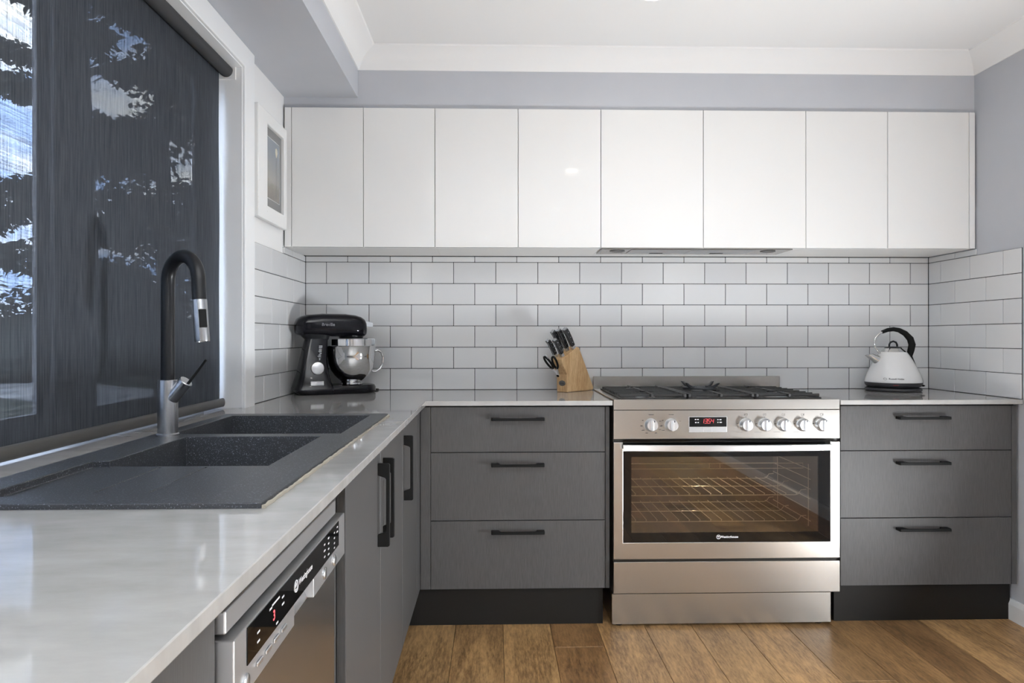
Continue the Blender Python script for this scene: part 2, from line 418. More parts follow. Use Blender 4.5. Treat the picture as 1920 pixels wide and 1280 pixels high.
# ------------------------------------------------------------------ window, architrave and reveal
w1 = thing('window_1', 'x', 'window', (-.1, -2.0, 0)); del w1['label'], w1['category']; w1['kind'] = 'structure'
def yz_frame(y0, y1, z0, z1, wd, x0, x1):
    m_ = MB().slab([y0, y0 + wd, y1 - wd, y1], [z0, z0 + wd, z1 - wd, z1], lambda i, j: not (i == 1 and j == 1), x0, x1)
    for v in m_.bm.verts: v.co = Vector((v.co.z, v.co.x, v.co.y))
    return m_
# architrave: two uprights and a head, with a small step towards the reveal
b_ = MB().slab([-3.30, -3.2, -.853, -.755], [-.019, 1.208, 1.2868], lambda i, j: not (i == 1 and j == 0), -.007, .020)
for v in b_.bm.verts: v.co = Vector((v.co.z, v.co.x, v.co.y))
obj('architrave', b_, m_trim, w1, bevel=.003)
b_ = MB().slab([-3.215, -3.195, -.8565, -.853], [.0, 1.2045, 1.208], lambda i, j: not (i == 1 and j == 0), -.15, .010)
for v in b_.bm.verts: v.co = Vector((v.co.z, v.co.x, v.co.y))
obj('reveal', b_, m_trim, w1, bevel=.001)
m_alu = mat('grey_window_frame', (.30, .30, .31), .45)
obj('frame', yz_frame(-3.195, -.857, .0, 1.204, .022, -.150, -.124), m_alu, w1)
obj('sash', yz_frame(-1.668, -.876, .02, 1.185, .052, -.1345, -.1250), m_alu, w1)
obj('sash', yz_frame(-3.175, -1.648, .02, 1.185, .056, -.1485, -.1380), m_alu, w1)
obj('pane', box(-.131, -.128, -1.62, -.92, .07, 1.14), m_glass, w1)
obj('pane', box(-.145, -.142, -3.12, -1.705, .07, 1.14), m_glass, w1)
for a, b, x0 in ((-1.722, -1.700, -.152), (-1.690, -1.672, -.1335), (-1.628, -1.612, -.124)): obj('stile', box(x0, x0 + .010, a, b, .02, 1.185), m_alu, w1)
# insect screen over the sliding half
m_mesh = bpy.data.materials.new('insect_mesh'); m_mesh.use_nodes = True; nt = m_mesh.node_tree; nt.nodes.clear()
t = N(nt, 'ShaderNodeBsdfTransparent'); d = N(nt, 'ShaderNodeBsdfDiffuse'); d.inputs[0].default_value = (.03, .03, .03, 1); mx = N(nt, 'ShaderNodeMixShader'); mx.inputs[0].default_value = .48; o = N(nt, 'ShaderNodeOutputMaterial')
nt.links.new(t.outputs[0], mx.inputs[1]); nt.links.new(d.outputs[0], mx.inputs[2]); nt.links.new(mx.outputs[0], o.inputs[0])
obj('insect_screen', box(-.1525, -.1515, -1.64, -.89, .01, 1.19), m_mesh, w1)

# ------------------------------------------------------------------ outside: ground, drive, shrubs and trees
m_lawn = vary(mat('lawn', (.06, .08, .03), .9), (.012, .017, .008), (.035, .042, .02), 3)[0]
m_drive = vary(mat('pale_concrete', (.5, .49, .47), .9), (.22, .22, .215), (.30, .295, .29), 1.5)[0]
m_bark = vary(mat('bark', (.03, .026, .022), .9), (.018, .015, .013), (.05, .043, .036), 8, (1, 1, .2))[0]
m_leaf = vary(mat('needles', (.03, .045, .025), .7), (.005, .008, .006), (.014, .020, .011), 2)[0]
struct('ground', box(-45, -.2, -12, 60, -1.36, -1.30), m_lawn)
b_ = MB().add([(-30, 9.2, -1.29), (-2, 5.0, -1.29), (-2, 7.4, -1.29), (-30, 14.5, -1.29)], [(0, 1, 2, 3)])
mb = MB(); mb.prism([(-30, 7.0), (-2, 4.2), (-2, 6.0), (-30, 13.5)], lambda p, q, a: Vector((p, q, a)), -1.30, -1.285)
struct('driveway', mb, m_drive)
mb = MB(); mb.prism([(-16, 17), (-5, 11.0), (-5, 14.0), (-16, 23)], lambda p, q, a: Vector((p, q, a)), -1.30, -1.27)
struct('path', mb, m_drive)
def foliage(mb, c, r, n, ln, droop):
    for _ in range(n):
        d = Vector((random.gauss(0, 1), random.gauss(0, 1), random.gauss(0, 1))).normalized() * r * random.random() ** .4
        d.z *= .6; p = Vector(c) + d
        a = Vector((random.gauss(0, 1), random.gauss(0, 1), random.gauss(0, .4) - droop)).normalized() * ln * random.uniform(.6, 1.3)
        s_ = a.cross(Vector((random.gauss(0, 1), random.gauss(0, 1), random.gauss(0, 1)))).normalized() * ln * .22
        mb.add([p - s_ * .3, p + a * .5 - s_, p + a, p + a * .5 + s_], [(0, 1, 2, 3)])
def tree(label, x, y, h, r, limbs, crown, ln):
    t = thing('tree', label, 'tree', (x, y, -1.30), 'trees beyond the blind')
    trunk = [(x, y, -1.30), (x + .05, y, -1.3 + h * .35), (x - .06, y + .05, -1.3 + h * .7), (x, y, -1.3 + h)]
    obj('trunk', MB().tube(trunk, [r, r * .85, r * .6, r * .15], 10), m_bark, t)
    fb = MB()
    for z, ang, l, up in limbs:
        e = Vector((x + cos(ang) * l, y + sin(ang) * l, z + up)); m0 = Vector((x, y, z))
        obj('branch', MB().tube([m0, m0.lerp(e, .5) + Vector((0, 0, .12)), e], [r * .32, r * .2, r * .06], 7), m_bark, t)
        for k in range(3): foliage(fb, m0.lerp(e, .45 + .28 * k), crown * (1.0 - .15 * k), 230, ln * .5, .5)
    foliage(fb, (x, y, -1.3 + h * .93), crown * 1.2, 300, ln * .5, .4)
    obj('foliage', fb, m_leaf, t, kind='stuff')
def limb_set(n, z0, z1, l, seed):
    rs = random.Random(seed); return [(z0 + (z1 - z0) * k / n, rs.uniform(0, 2 * pi), l * rs.uniform(.6, 1.1) * (1.1 - .5 * k / n), rs.uniform(-.1, .5)) for k in range(n)]
tree('tall dark tree whose trunk stands just right of the window mullion', -4.42, 5.75, 8.0, .17, limb_set(13, .9, 6.0, 1.3, 3), .34, .30)
tree('loose-branched tree seen through the clearer left pane', -9.6, 10.4, 9.5, .16, limb_set(9, 1.6, 7.5, 2.0, 5), .45, .38)
tree('dark tree standing furthest right behind the blind', -5.2, 9.6, 8.5, .18, limb_set(22, .4, 7, 1.8, 8), .8, .4)
hg = thing('hedge', 'long dark hedge closing off the garden beyond the pale drive', 'hedge', (-13, 21, -1.3))
fb = MB(); hb_ = MB(); pts = []
for q in range(64):
    t = q / 63; x, y = -24 + 20 * t, 17.5 + 8.5 * t; h = 3.3 + .7 * sin(q * .9) + .4 * sin(q * 2.3)
    foliage(fb, (x, y, -1.3 + h * .8), .95, 90, .34, .1); foliage(fb, (x, y, -1.3 + h * .4), .95, 50, .34, .1)
    pts.append((x, y, -1.3 + h * .36))
obj('foliage', fb, m_leaf, hg, kind='stuff')
obj('core', MB().tube(pts, 1.15, 10), m_leaf, hg)

# ------------------------------------------------------------------ roller blind
m_blind = bpy.data.materials.new('charcoal_screen_fabric'); m_blind.use_nodes = True; nt = m_blind.node_tree; nt.nodes.clear(); L = nt.links.new
tc = N(nt, 'ShaderNodeTexCoord')
def weave(scale, mapping):
    mp = N(nt, 'ShaderNodeMapping'); mp.inputs['Scale'].default_value = mapping
    n = N(nt, 'ShaderNodeTexNoise', Scale=scale, Detail=3., Roughness=.7); L(tc.outputs['Object'], mp.inputs[0]); L(mp.outputs[0], n.inputs['Vector']); return n
wa, wc = weave(60, (1, 4, .12)), weave(60, (1, .10, 4.5))
sm = N(nt, 'ShaderNodeMath', operation='ADD'); L(wa.outputs['Fac'], sm.inputs[0]); L(wc.outputs['Fac'], sm.inputs[1])
mr = N(nt, 'ShaderNodeMapRange'); mr.inputs[1].default_value = .72; mr.inputs[2].default_value = 1.28; mr.inputs[3].default_value = .012; mr.inputs[4].default_value = .078; L(sm.outputs[0], mr.inputs[0])
cr = N(nt, 'ShaderNodeValToRGB'); e = cr.color_ramp.elements; e[0].color = (.035, .039, .046, 1); e[1].color = (.062, .067, .077, 1); e[0].position = .35; e[1].position = .65
L(wa.outputs['Fac'], cr.inputs[0])
d = N(nt, 'ShaderNodeBsdfDiffuse'); L(cr.outputs[0], d.inputs[0]); t = N(nt, 'ShaderNodeBsdfTransparent'); mx = N(nt, 'ShaderNodeMixShader'); o = N(nt, 'ShaderNodeOutputMaterial')
L(mr.outputs[0], mx.inputs[0]); L(d.outputs[0], mx.inputs[1]); L(t.outputs[0], mx.inputs[2]); L(mx.outputs[0], o.inputs[0])
bl = thing('roller_blind', 'charcoal sunscreen roller blind drawn down over the window by the sink', 'blind', (-.045, -2.0, .0))
mb = MB(); nz = 24; rows_ = []
for i in range(nz + 1):
    z = .02 + (1.185 - .02) * i / nz
    ye = -.8755 + .0024 * sin(z * 11.5) - .006 * (z > .5) * (z - .5)
    rows_.append((mb.bm.verts.new((-.0625, ye, z)), mb.bm.verts.new((-.0625, -3.16, z))))
for a, b in zip(rows_, rows_[1:]): mb.bm.faces.new([a[0], b[0], b[1], a[1]])
obj('fabric', mb, m_blind, bl)
m_tubeb = mat('charcoal_blind_fabric', (.030, .031, .033), .8)
obj('roller_tube', MB().lathe([(.0195, 0), (.0215, .002), (.0215, 2.29), (.0195, 2.292)], (-.042, -3.155, 1.187), (0, 1, 0), 28), m_tubeb, bl)
m_rail = mat('charcoal_rail', (.055, .052, .048), .5)
rail = []
for y in (-3.16, -.858, -.855): 
    k = .85 if y == -.855 else 1
    rail.append(rings_superellipse((-.058, y, .0215), (1, 0, 0), (0, 0, 1), .0085 * k, .0152 * k, 20, 2.4))
obj('bottom_rail', MB().loft(rail), m_rail, bl)
br = obj('bracket', box(-.075, -.010, -.8615, -.8570, 1.158, 1.204, .002), m_white, bl)
mb = MB()
for z in (1.196, 1.201): mb.lathe([(.0035, 0), (.0035, .0015)], (-.022, -.8615, z - .006), (0, -1, 0), 10)
obj('bracket_screw', mb, m_satin, br)

# ------------------------------------------------------------------ wall cabinets
DX = [.030, .3366, .6440, 1.0029, 1.3626, 1.8109, 2.2625, 2.6247, 2.9886]
WL = ['two-door white gloss wall cabinet furthest left, over the stand mixer', 'two-door white gloss wall cabinet second from left, with lamp reflections on it',
      'two-door white gloss wall cabinet directly over the cooker, holding the rangehood', 'two-door white gloss wall cabinet furthest right, over the kettle']
for k in range(4):
    x0, xm, x1 = DX[2 * k], DX[2 * k + 1], DX[2 * k + 2]
    c = thing('wall_cabinet', WL[k], 'cabinet', ((x0 + x1) / 2, -.165, .64), 'white wall cabinets')
    ob = MB()
    ex0 = 0.0005 if k == 0 else x0 + .0004; ex1 = XR - .0005 if k == 3 else x1 - .0004
    obj('carcass', box(ex0, ex1, -.3105, -.0008, .6405, 1.2425), m_carc, c)
    for a, b in ((x0, xm), (xm, x1)): obj('door', box(a + .0012, b - .0012, -.330, -.3115, .640, 1.2385, .001, 1), m_gloss, c)
    if k == 0: obj('filler_panel', box(.0008, x0 - .0012, -.330, -.3115, .640, 1.2385, .001), m_gloss, c)
    if k == 3: obj('filler_panel', box(x1 + .0012, XR - .001, -.330, -.3115, .640, 1.2385, .001), m_gloss, c)
# undermount rangehood
rh = thing('rangehood', 'flat undermount rangehood set into the underside of the wall cabinet over the cooker', 'rangehood', (1.79, -.22, .64))
obj('plate', box(1.372, 2.215, -.305, -.125, .6355, .640, .001), m_steel, rh)
for a, b in ((1.502, 1.768), (1.771, 2.052)):
    fo = obj('filter', box(a, b, -.300, -.165, .6335, .6354, .0006), m_silver, rh)
    obj('latch', box((a + b) / 2 - .03, (a + b) / 2 + .03, -.195, -.178, .6318, .6334, .0005), m_bsatin, fo)
for x in (1.448, 2.125): obj('lamp_ring', MB().lathe([(.033, 0), (.033, -.003), (.026, -.0035), (.024, -.0015), (.0, -.0015)], (x, -.250, .6355), (0, 0, 1), 24, cap=False), mat('lamp_bezel', (.12, .12, .12), .35, .6), rh)

# ------------------------------------------------------------------ benchtops
xs = [-.135, -.006, .066, .549, .632, 1.3665]
ys = [-3.75, -3.19, -2.298, -1.128, -.870, -.605, -.0004]
def on(i, j):
    x, y = (xs[i] + xs[i + 1]) / 2, (ys[j] + ys[j + 1]) / 2
    if x < -.006: return -3.19 < y < -.870
    if x > .632: return y > -.605
    if -2.298 < y < -1.128 and .066 < x < .549: return False
    return True
mb = MB().slab(xs, ys, on, -.0185, 0)
for v in mb.bm.verts:
    if v.co.x > .63 and v.co.x < .64 and v.co.y < -.61: v.co.x += .0045 * min(1, (-.605 - v.co.y) / 1.0)
    if v.co.x < -.004 and v.co.x > -.01 and v.co.y > -.9: v.co.x = .0004
bt = tag(obj('benchtop', mb, m_stone, loc=(.3, -1.8, -.0185), bevel=.0015), 'L-shaped pale grey stone benchtop running from the sink window to the cooker', 'benchtop', 'grey stone benchtops')
mb = box(2.2765, XR - .0004, -.605, -.0004, -.0185, 0, .0015)
tag(obj('benchtop', mb, m_stone, loc=(2.65, -.3, -.0185)), 'short pale grey stone benchtop right of the cooker, under the kettle', 'benchtop', 'grey stone benchtops')

# ------------------------------------------------------------------ base cabinets
def bar_handle(parent, c, along, out, ln=.2105, depth=.033):
    """flat bar pull with two broad feet"""
    c, A, O = Vector(c), Vector(along), Vector(out); U = A.cross(O)
    T = lambda p: c + A * p.x + O * p.y + U * p.z
    h = ln / 2
    pr = [(-h, .0), (-h, depth - .004), (-h + .003, depth), (h - .003, depth), (h, depth - .004), (h, 0), (h - .030, 0), (h - .036, depth - .012), (h - .040, depth - .009), (-h + .040, depth - .009), (-h + .036, depth - .012), (-h + .030, 0)]
    mb = MB().prism(pr, lambda p, q, a: T(Vector((p, q, a))), -.0052, .0052, .0008, 1)
    return obj('handle', mb, m_bmatte, parent)
def drawer_bank(label, x0, x1, hx, fillers, carc):
    c = thing('drawer_cabinet', label, 'cabinet', ((x0 + x1) / 2, -.3, ZF), 'charcoal drawer cabinets')
    obj('carcass', box(carc[0], carc[1], -.560, -.002, -.752, -.0190), m_cab, c)
    for z0, z1, hz in ((-.2040, -.0255, -.0725), (-.4742, -.2068, -.2535), (-.7465, -.4772, -.5185)):
        d = obj('drawer', box(x0 + .001, x1 - .001, -.580, -.5615, z0, z1, .0008), m_cab, c)
        bar_handle(d, (hx, -.580, hz), (1, 0, 0), (0, -1, 0))
    for a, b in fillers: obj('filler_panel', box(a + .001, b - .001, -.580, -.5615, -.7465, -.0255, .0008), m_cab, c)
    return c
c = drawer_bank('three-drawer charcoal base cabinet in the corner, left of the cooker', .6483, 1.3414, .9931, [(.607, .6483), (1.3414, 1.3592)], (.592, 1.3592))
obj('kickboard', box(.50, 1.3375, -.540, -.524, ZF + .0005, -.7525), m_kick, c)
c = drawer_bank('three-drawer charcoal base cabinet right of the cooker, against the right wall', 2.2876, 2.9875, 2.6178, [(2.9875, 3.0105)], (2.2812, 3.0105))
obj('kickboard', box(2.2812, 3.0105, -.540, -.524, ZF + .0005, -.7525), m_kick, c)
# left run
def side_door(parent, y0, y1, hy=None):
    d = obj('door', box(.5875, .606, y0 + .0012, y1 - .0012, -.7455, -.0255, .0008), m_cab, parent)
    if hy is not None: bar_handle(d, (.606, hy, -.1745), (0, 0, 1), (1, 0, 0), .2105, .030)
    return d
c = thing('sink_cabinet', 'charcoal two-door base cabinet under the black sink, pulls side by side', 'cabinet', (.3, -1.53, ZF))
mb = MB().slab([.03, .045, .57, .5865], [-1.965, -1.95, -1.118, -1.103], lambda i, j: not (i == 1 and j == 1), -.7525, -.0195); obj('carcass', mb, m_cab, c)
side_door(c, -1.9468, -1.5263, -1.565); side_door(c, -1.5263, -1.1014, -1.484)
obj('kickboard', box(.53, .546, -1.965, -1.103, ZF + .0005, -.7535), m_kick, c)
c = thing('corner_cabinet', 'narrow charcoal base cabinet with one door, in the corner beside the sink cabinet', 'cabinet', (.3, -.85, ZF))
obj('carcass', box(.03, .5865, -1.101, -.585, -.7525, -.0195), m_cab, c)
side_door(c, -1.1014, -.692, -1.063)
obj('filler_panel', box(.5875, .606, -.6908, -.5805, -.7455, -.0255, .0008), m_cab, c)
obj('kickboard', box(.53, .546, -1.101, -.545, ZF + .0005, -.7535), m_kick, c)
c = thing('end_cabinet', 'charcoal base cabinet nearest the viewer, left of the dishwasher', 'cabinet', (.3, -3.1, ZF))
obj('carcass', box(.03, .5865, -3.7, -2.594, -.7525, -.0195), m_cab, c)
side_door(c, -3.1, -2.588); side_door(c, -3.7, -3.1)
obj('kickboard', box(.53, .546, -3.7, -2.594, ZF + .0005, -.7535), m_kick, c)

# ------------------------------------------------------------------ dishwasher
dw = thing('dishwasher', 'stainless dishwasher with a black glass control strip under the benchtop', 'dishwasher', (.3, -2.3, ZF))
obj('tub', box(.05, .575, -2.578, -2.032, -.80, -.030), m_dark, dw)
obj('top_band', box(.560, .613, -2.579, -2.064, -.0705, -.045, .002, 2), m_silver, dw)
fa = MB().slab([-2.579, -2.354, -2.252, -2.031], [-.153, -.1235, -.0765], lambda i, j: not (i == 1 and j == 0), .588, .622)
for v in fa.bm.verts: v.co = Vector((v.co.z, v.co.x, v.co.y))
fa = obj('control_fascia', fa, m_silver, dw, bevel=.0015)
obj('display_strip', box(.6222, .6232, -2.541, -2.0835, -.1212, -.0785), m_bglass, fa)
obj('handle_pocket', MB().loft([[Vector((x, y, z)) for x, z in ((.590, -.124), (.606, -.140), (.612, -.153), (.586, -.153))] for y in (-2.3545, -2.2515)]), m_satin, fa)
obj('door', box(.575, .604, -2.576, -2.034, -.755, -.1545, .002), m_dsteel, dw)
obj('kickboard', box(.53, .546, -2.578, -2.032, ZF + .0005, -.80), m_kick, dw)
for y in (-2.500, -2.468, -2.437, -2.406): obj('button', box(.6221, .6245, y - .010, y + .010, -.1375, -.1325, .0006), m_satin, fa)
for y in (-2.545, -2.118, -2.185): obj('button', MB().lathe([(.0095, 0), (.0095, .002), (.008, .003), (0, .003)], (.622, y, -.1375), (1, 0, 0), 20), m_satin, fa)
X1, Z1 = (0, 1, 0), (0, 0, 1)
text('lettering', 'Westinghouse', .0125, m_wink, fa, (.6234, -2.300, -.0995), X1, Z1, bold=.0003)
mb = MB().tube([(.6234, -2.350 + .0078 * cos(t * pi / 12), -.0995 + .0078 * sin(t * pi / 12)) for t in range(24)], .0009, 6, closed=True)
obj('logo_ring', mb, m_wink, fa)
text('logo_letter', 'W', .0095, m_wink, fa, (.6234, -2.350, -.0985), X1, Z1, bold=.0004)
obj('logo_bar', box(.6232, .6236, -2.354, -2.346, -.1046, -.1036), m_wink, fa)
text('red_display', '3', .018, m_red, fa, (.6234, -2.447, -.102), X1, Z1, bold=.0004)
mb = MB()
for y, z, l in ((-2.16, -.087, 8), (-2.16, -.096, 7), (-2.16, -.105, 7), (-2.16, -.114, 9), (-2.187, -.090, 8), (-2.187, -.100, 10), (-2.187, -.110, 8), (-2.118, -.090, 6), (-2.118, -.099, 6), (-2.118, -.108, 6), (-2.118, -.116, 6), (-2.096, -.086, 8), (-2.096, -.094, 9),
                (-2.41, -.092, 9), (-2.41, -.101, 10), (-2.44, -.0865, 30), (-2.46, -.0885, 10), (-2.435, -.116, 8), (-2.505, -.098, 9), (-2.505, -.109, 9)):
    mb.box(.6232, .6235, y - l * .0005, y + l * .0005, z - .0012, z + .0012)
obj('panel_markings', mb, m_wink, fa, kind='stuff')

# ------------------------------------------------------------------ sink
sk = thing('sink', 'black granite composite double-bowl sink with drainer in the left benchtop', 'sink', (.31, -1.7, 0))
xs2 = [.052, .092, .118, .152, .246, .2495, .335, .3385, .476, .514, .5625]
ys2 = [-2.312, -2.262, -2.18, -1.958, -1.945, -1.625, -1.576, -1.17, -1.114]
def hs(i, j):
    x, y = (xs2[i] + xs2[i + 1]) / 2, (ys2[j] + ys2[j + 1]) / 2
    if .092 < x < .514 and y > -1.576 and y < -1.17: return -.185
    if .152 < x < .476 and -1.945 < y < -1.625: return -.185
    if .118 < x < .476 and -2.262 < y < -1.958:
        if y > -2.18 and (.246 < x < .2495 or .335 < x < .3385): return -.0075
        return -.0045
    if .152 < x < .476 and -1.958 < y < -1.945: return -.0045
    return .0085
mb = MB().steps(xs2, ys2, hs, .0004)
# round the upright corners of bowls and rim
def upright(e, lo):
    a, b = e.verts; return abs(a.co.x - b.co.x) < 1e-6 and abs(a.co.y - b.co.y) < 1e-6 and abs(a.co.z - b.co.z) > lo
bmesh.ops.remove_doubles(mb.bm, verts=mb.bm.verts[:], dist=1e-6)
obj('body', mb, m_granite, sk, bevel=.0035)
pts = []; rad = []
for i in range(90):
    pts.append((.5645 + random.uniform(-.0008, .0012), -1.115 - 1.196 * i / 89, .0012)); rad.append(random.uniform(.0022, .0045))
obj('sealant_bead', MB().tube(pts, rad, 6), m_seal, sk)
obj('maker_label', box(.288, .330, -2.243, -2.222, -.0044, -.0040), m_sticker, sk)
# ------------------------------------------------------------------ mixer tap
fx, fy, fz = .0965, -1.6005, .0087
tp = thing('mixer_tap', 'tall gooseneck mixer tap with matte black neck, behind the sink', 'tap', (fx, fy, fz))
obj('body', MB().lathe([(.027, 0), (.027, .004), (.0235, .0065), (.0235, .136), (.0225, .137), (.0, .137)], (fx, fy, fz), seg=40), m_steelv, tp)
D = Vector((.87, -.49, 0)).normalized()
P = [Vector((fx, fy, .14)), Vector((fx, fy, .25)), Vector((fx, fy, .33)), Vector((fx, fy, .375))]
R0 = .0565
for k in range(1, 17):
    a = pi * k / 16 * .96
    P.append(Vector((fx, fy, .385)) + D * (R0 - R0 * cos(a)) + Vector((0, 0, (.4462 - .385) * sin(a))))
tipd = (Vector((0, 0, -1)) + D * .10).normalized()
P.append(Vector((P[-1].x, P[-1].y, .360)) + D * .002); P.append(P[-1] + tipd * .020)
obj('neck', MB().tube(P, .0163, 24), m_bsatin, tp)
hd = obj('spray_head', MB().lathe([(.0155, 0), (.0166, .001), (.0172, .098), (.0165, .101), (.013, .101), (.012, .097), (0, .097)], P[-1], tipd, 36), m_steelv, tp)
sd = (Vector((.62, -.78, 0)) - tipd * Vector((.62, -.78, 0)).dot(tipd)).normalized(); sw_ = tipd.cross(sd)
cc = P[-1] + tipd * .047 + sd * .0155
obj('spray_button', MB().box(-.0085, .0085, -.002, .0032, -.022, .022, .0015, 2, T=lambda p: cc + sw_ * p.x + sd * p.y + tipd * p.z), m_bmatte, hd)
hub0 = Vector((fx + .012, fy - .004, .100)); hdir = Vector((.62, -.10, .72)).normalized()
hb = obj('lever_hub', MB().lathe([(.0165, 0), (.0165, .040), (.0172, .0405), (.0172, .056), (.015, .058), (0, .058)], hub0, hdir, 30), m_steelv, tp)
l0 = hub0 + hdir * .052 + Vector((.010, -.004, -.002))
obj('lever', MB().tube([l0, l0 + Vector((.046, -.006, .058))], [.0036, .0030], 12), m_bmatte, hb)

# ------------------------------------------------------------------ picture on the left wall
pf = thing('picture', 'small white-framed print hung beside the window above the tiles', 'picture', (-.006, -.54, .915))
b_ = MB().slab([-.722, -.616, -.400, -.366], [.704, .762, 1.080, 1.128], lambda i, j: not (i == 1 and j == 1), .001, .022)
for v in b_.bm.verts: v.co = Vector((v.co.z, v.co.x, v.co.y))
m_frame = vary(mat('chipped_white_paint', (.8, .8, .8), .5), (.30, .20, .12), (.78, .78, .775), 55, (1, 1, 1), 3, .22, .30)[0]
obj('frame', b_, m_frame, pf, bevel=.004)
obj('backing_board', box(-.0065, .002, -.712, -.376, .712, 1.120), m_bmatte, pf)
m_mount = mat('grey_mount', (.20, .20, .20), .6)
obj('mount', box(.002, .0075, -.617, -.399, .761, 1.081), m_mount, pf)
m_print = mat('print', (.3, .3, .3), .25); nt, b, L = nodes(m_print)
tc = N(nt, 'ShaderNodeTexCoord'); sp = N(nt, 'ShaderNodeSeparateXYZ'); mr = N(nt, 'ShaderNodeMapRange'); mr.inputs[1].default_value = -.13; mr.inputs[2].default_value = .12
r = N(nt, 'ShaderNodeValToRGB'); e = r.color_ramp.elements; e[0].color = (.13, .12, .11, 1); e[0].position = .0; e[1].color = (.22, .25, .29, 1); e[1].position = 1.
q = e.new(.38); q.color = (.22, .20, .175, 1); q = e.new(.5); q.color = (.30, .29, .27, 1)
n = N(nt, 'ShaderNodeTexNoise', Scale=60., Detail=3.); ad = N(nt, 'ShaderNodeMath', operation='MULTIPLY_ADD'); ad.inputs[1].default_value = .25
L(tc.outputs['Object'], sp.inputs[0]); L(tc.outputs['Object'], n.inputs['Vector']); L(sp.outputs[2], mr.inputs[0]); L(n.outputs['Fac'], ad.inputs[0]); L(mr.outputs[0], ad.inputs[2]); L(ad.outputs[0], r.inputs[0]); L(r.outputs[0], b.inputs['Base Color'])
pr_ = obj('print', box(.0075, .0079, -.612, -.424, .800, 1.045), m_print, pf)
b_ = MB().slab([-.612, -.610, -.426, -.424], [.800, .802, 1.043, 1.045], lambda i, j: not (i == 1 and j == 1), .0079, .0083)
for v in b_.bm.verts: v.co = Vector((v.co.z, v.co.x, v.co.y))
obj('print_border', b_, m_wink, pr_)
m_lant = mat('print_lantern', (.55, .52, .42), .4)
mb = MB().prism([(-.470, .985), (-.462, .985), (-.452, 1.005), (-.455, 1.018), (-.466, 1.024), (-.477, 1.018), (-.480, 1.005)], lambda p, q, a: Vector((a, p, q)), .0079, .0082)
obj('print_lantern', mb, m_lant, pr_)
obj('print_post', box(.0079, .0082, -.4672, -.4648, .815, .985), mat('print_post', (.16, .15, .14), .5), pr_)

# ------------------------------------------------------------------ freestanding cooker
ck = thing('cooker', 'wide freestanding stainless steel cooker with gas hob and single oven', 'cooker', (1.8215, -.3, ZF))
CX0, CX1 = 1.3695, 2.2735
# hollow body with the oven cavity open to the front
o8 = [(CX0 + .002, -.580), (CX1 - .002, -.580), (CX1 - .002, -.032), (CX0 + .002, -.032)]
mb = MB()
V = []
for z in (-.770, -.012):
    for x, y in o8: V.append((x, y, z))
ix0, ix1, iz0, iz1, iy = 1.436, 2.2, -.545, -.212, -.12
V += [(ix0, -.580, iz0), (ix1, -.580, iz0), (ix1, -.580, iz1), (ix0, -.580, iz1), (ix0, iy, iz0), (ix1, iy, iz0), (ix1, iy, iz1), (ix0, iy, iz1)]
mb.add(V, [(0, 3, 2, 1), (4, 5, 6, 7), (1, 2, 6, 5), (2, 3, 7, 6), (3, 0, 4, 7), (0, 1, 9, 8), (1, 5, 10, 9), (5, 4, 11, 10), (4, 0, 8, 11), (8, 9, 13, 12), (9, 10, 14, 13), (10, 11, 15, 14), (11, 8, 12, 15), (12, 13, 14, 15)])
obj('body', mb, m_enamel, ck)
obj('hob_top', box(CX0, CX1, -.605, -.030, -.0365, .0045, .0015), m_steel, ck)
obj('splashback', box(CX0 + .003, CX1 - .003, -.030, -.016, .0046, .0640, .001), m_steel, ck)
cp = obj('control_panel', box(CX0, CX1, -.605, -.582, -.1515, -.0380, .001), m_steel, ck)
# display
dp = obj('clock_display', box(1.6685, 1.8215, -.6065, -.6052, -.1255, -.0635, .0004), m_satin, cp)
obj('display_glass', box(1.6705, 1.8185, -.6073, -.6066, -.1035, -.0655), m_bglass, dp)
for a, b in ((1.6705, 1.727), (1.728, 1.760), (1.761, 1.8185)): obj('touch_key', box(a, b, -.6072, -.6066, -.1238, -.1055), m_silver, dp)
# seven-segment style digits 13.54
SEG = {'1': 'bc', '3': 'abgcd', '5': 'afgcd', '4': 'fgbc'}
mb = MB()
def digit(ch, x, z, h=.0165, wd=.0085):
    sl = .14; th = .0012
    pos = {'a': (0, h, wd, h), 'g': (0, h / 2, wd, h / 2), 'd': (0, 0, wd, 0), 'b': (wd, h / 2, wd, h), 'c': (wd, 0, wd, h / 2), 'f': (0, h / 2, 0, h), 'e': (0, 0, 0, h / 2)}
    for s_ in SEG[ch]:
        x0, z0, x1, z1 = pos[s_]; dx, dz = x1 - x0, z1 - z0
        ext = th / 2
        if dx: c = [(x0 - ext, z0 - ext), (x1 + ext, z0 - ext), (x1 + ext, z0 + ext), (x0 - ext, z0 + ext)]
        else: c = [(x0 - ext, z0), (x0 + ext, z0), (x0 + ext, z1), (x0 - ext, z1)]
        mb.add([(x + p + sl * q, -.6078, z + q) for p, q in c], [(0, 1, 2, 3)])
for ch, x in (('1', 1.7185), ('3', 1.7315), ('5', 1.7440), ('4', 1.7570)): digit(ch, x, -.0892)
mb.add([(1.7425, -.6078, -.0903), (1.7445, -.6078, -.0903), (1.7445, -.6078, -.0883), (1.7425, -.6078, -.0883)], [(0, 1, 2, 3)])
obj('time_digits', mb, m_red, dp, kind='stuff')
mb = MB()
for x, z, l in ((1.695, -.0745, 6), (1.7045, -.0745, 6), (1.696, -.0865, 6), (1.7055, -.0865, 5), (1.784, -.0755, 5), (1.794, -.0755, 8), (1.784, -.0862, 5), (1.795, -.0862, 9)):
    mb.box(x - l * .0005, x + l * .0005, -.6077, -.6074, z - .0017, z + .0017)
obj('display_markings', mb, m_wink, dp, kind='stuff')
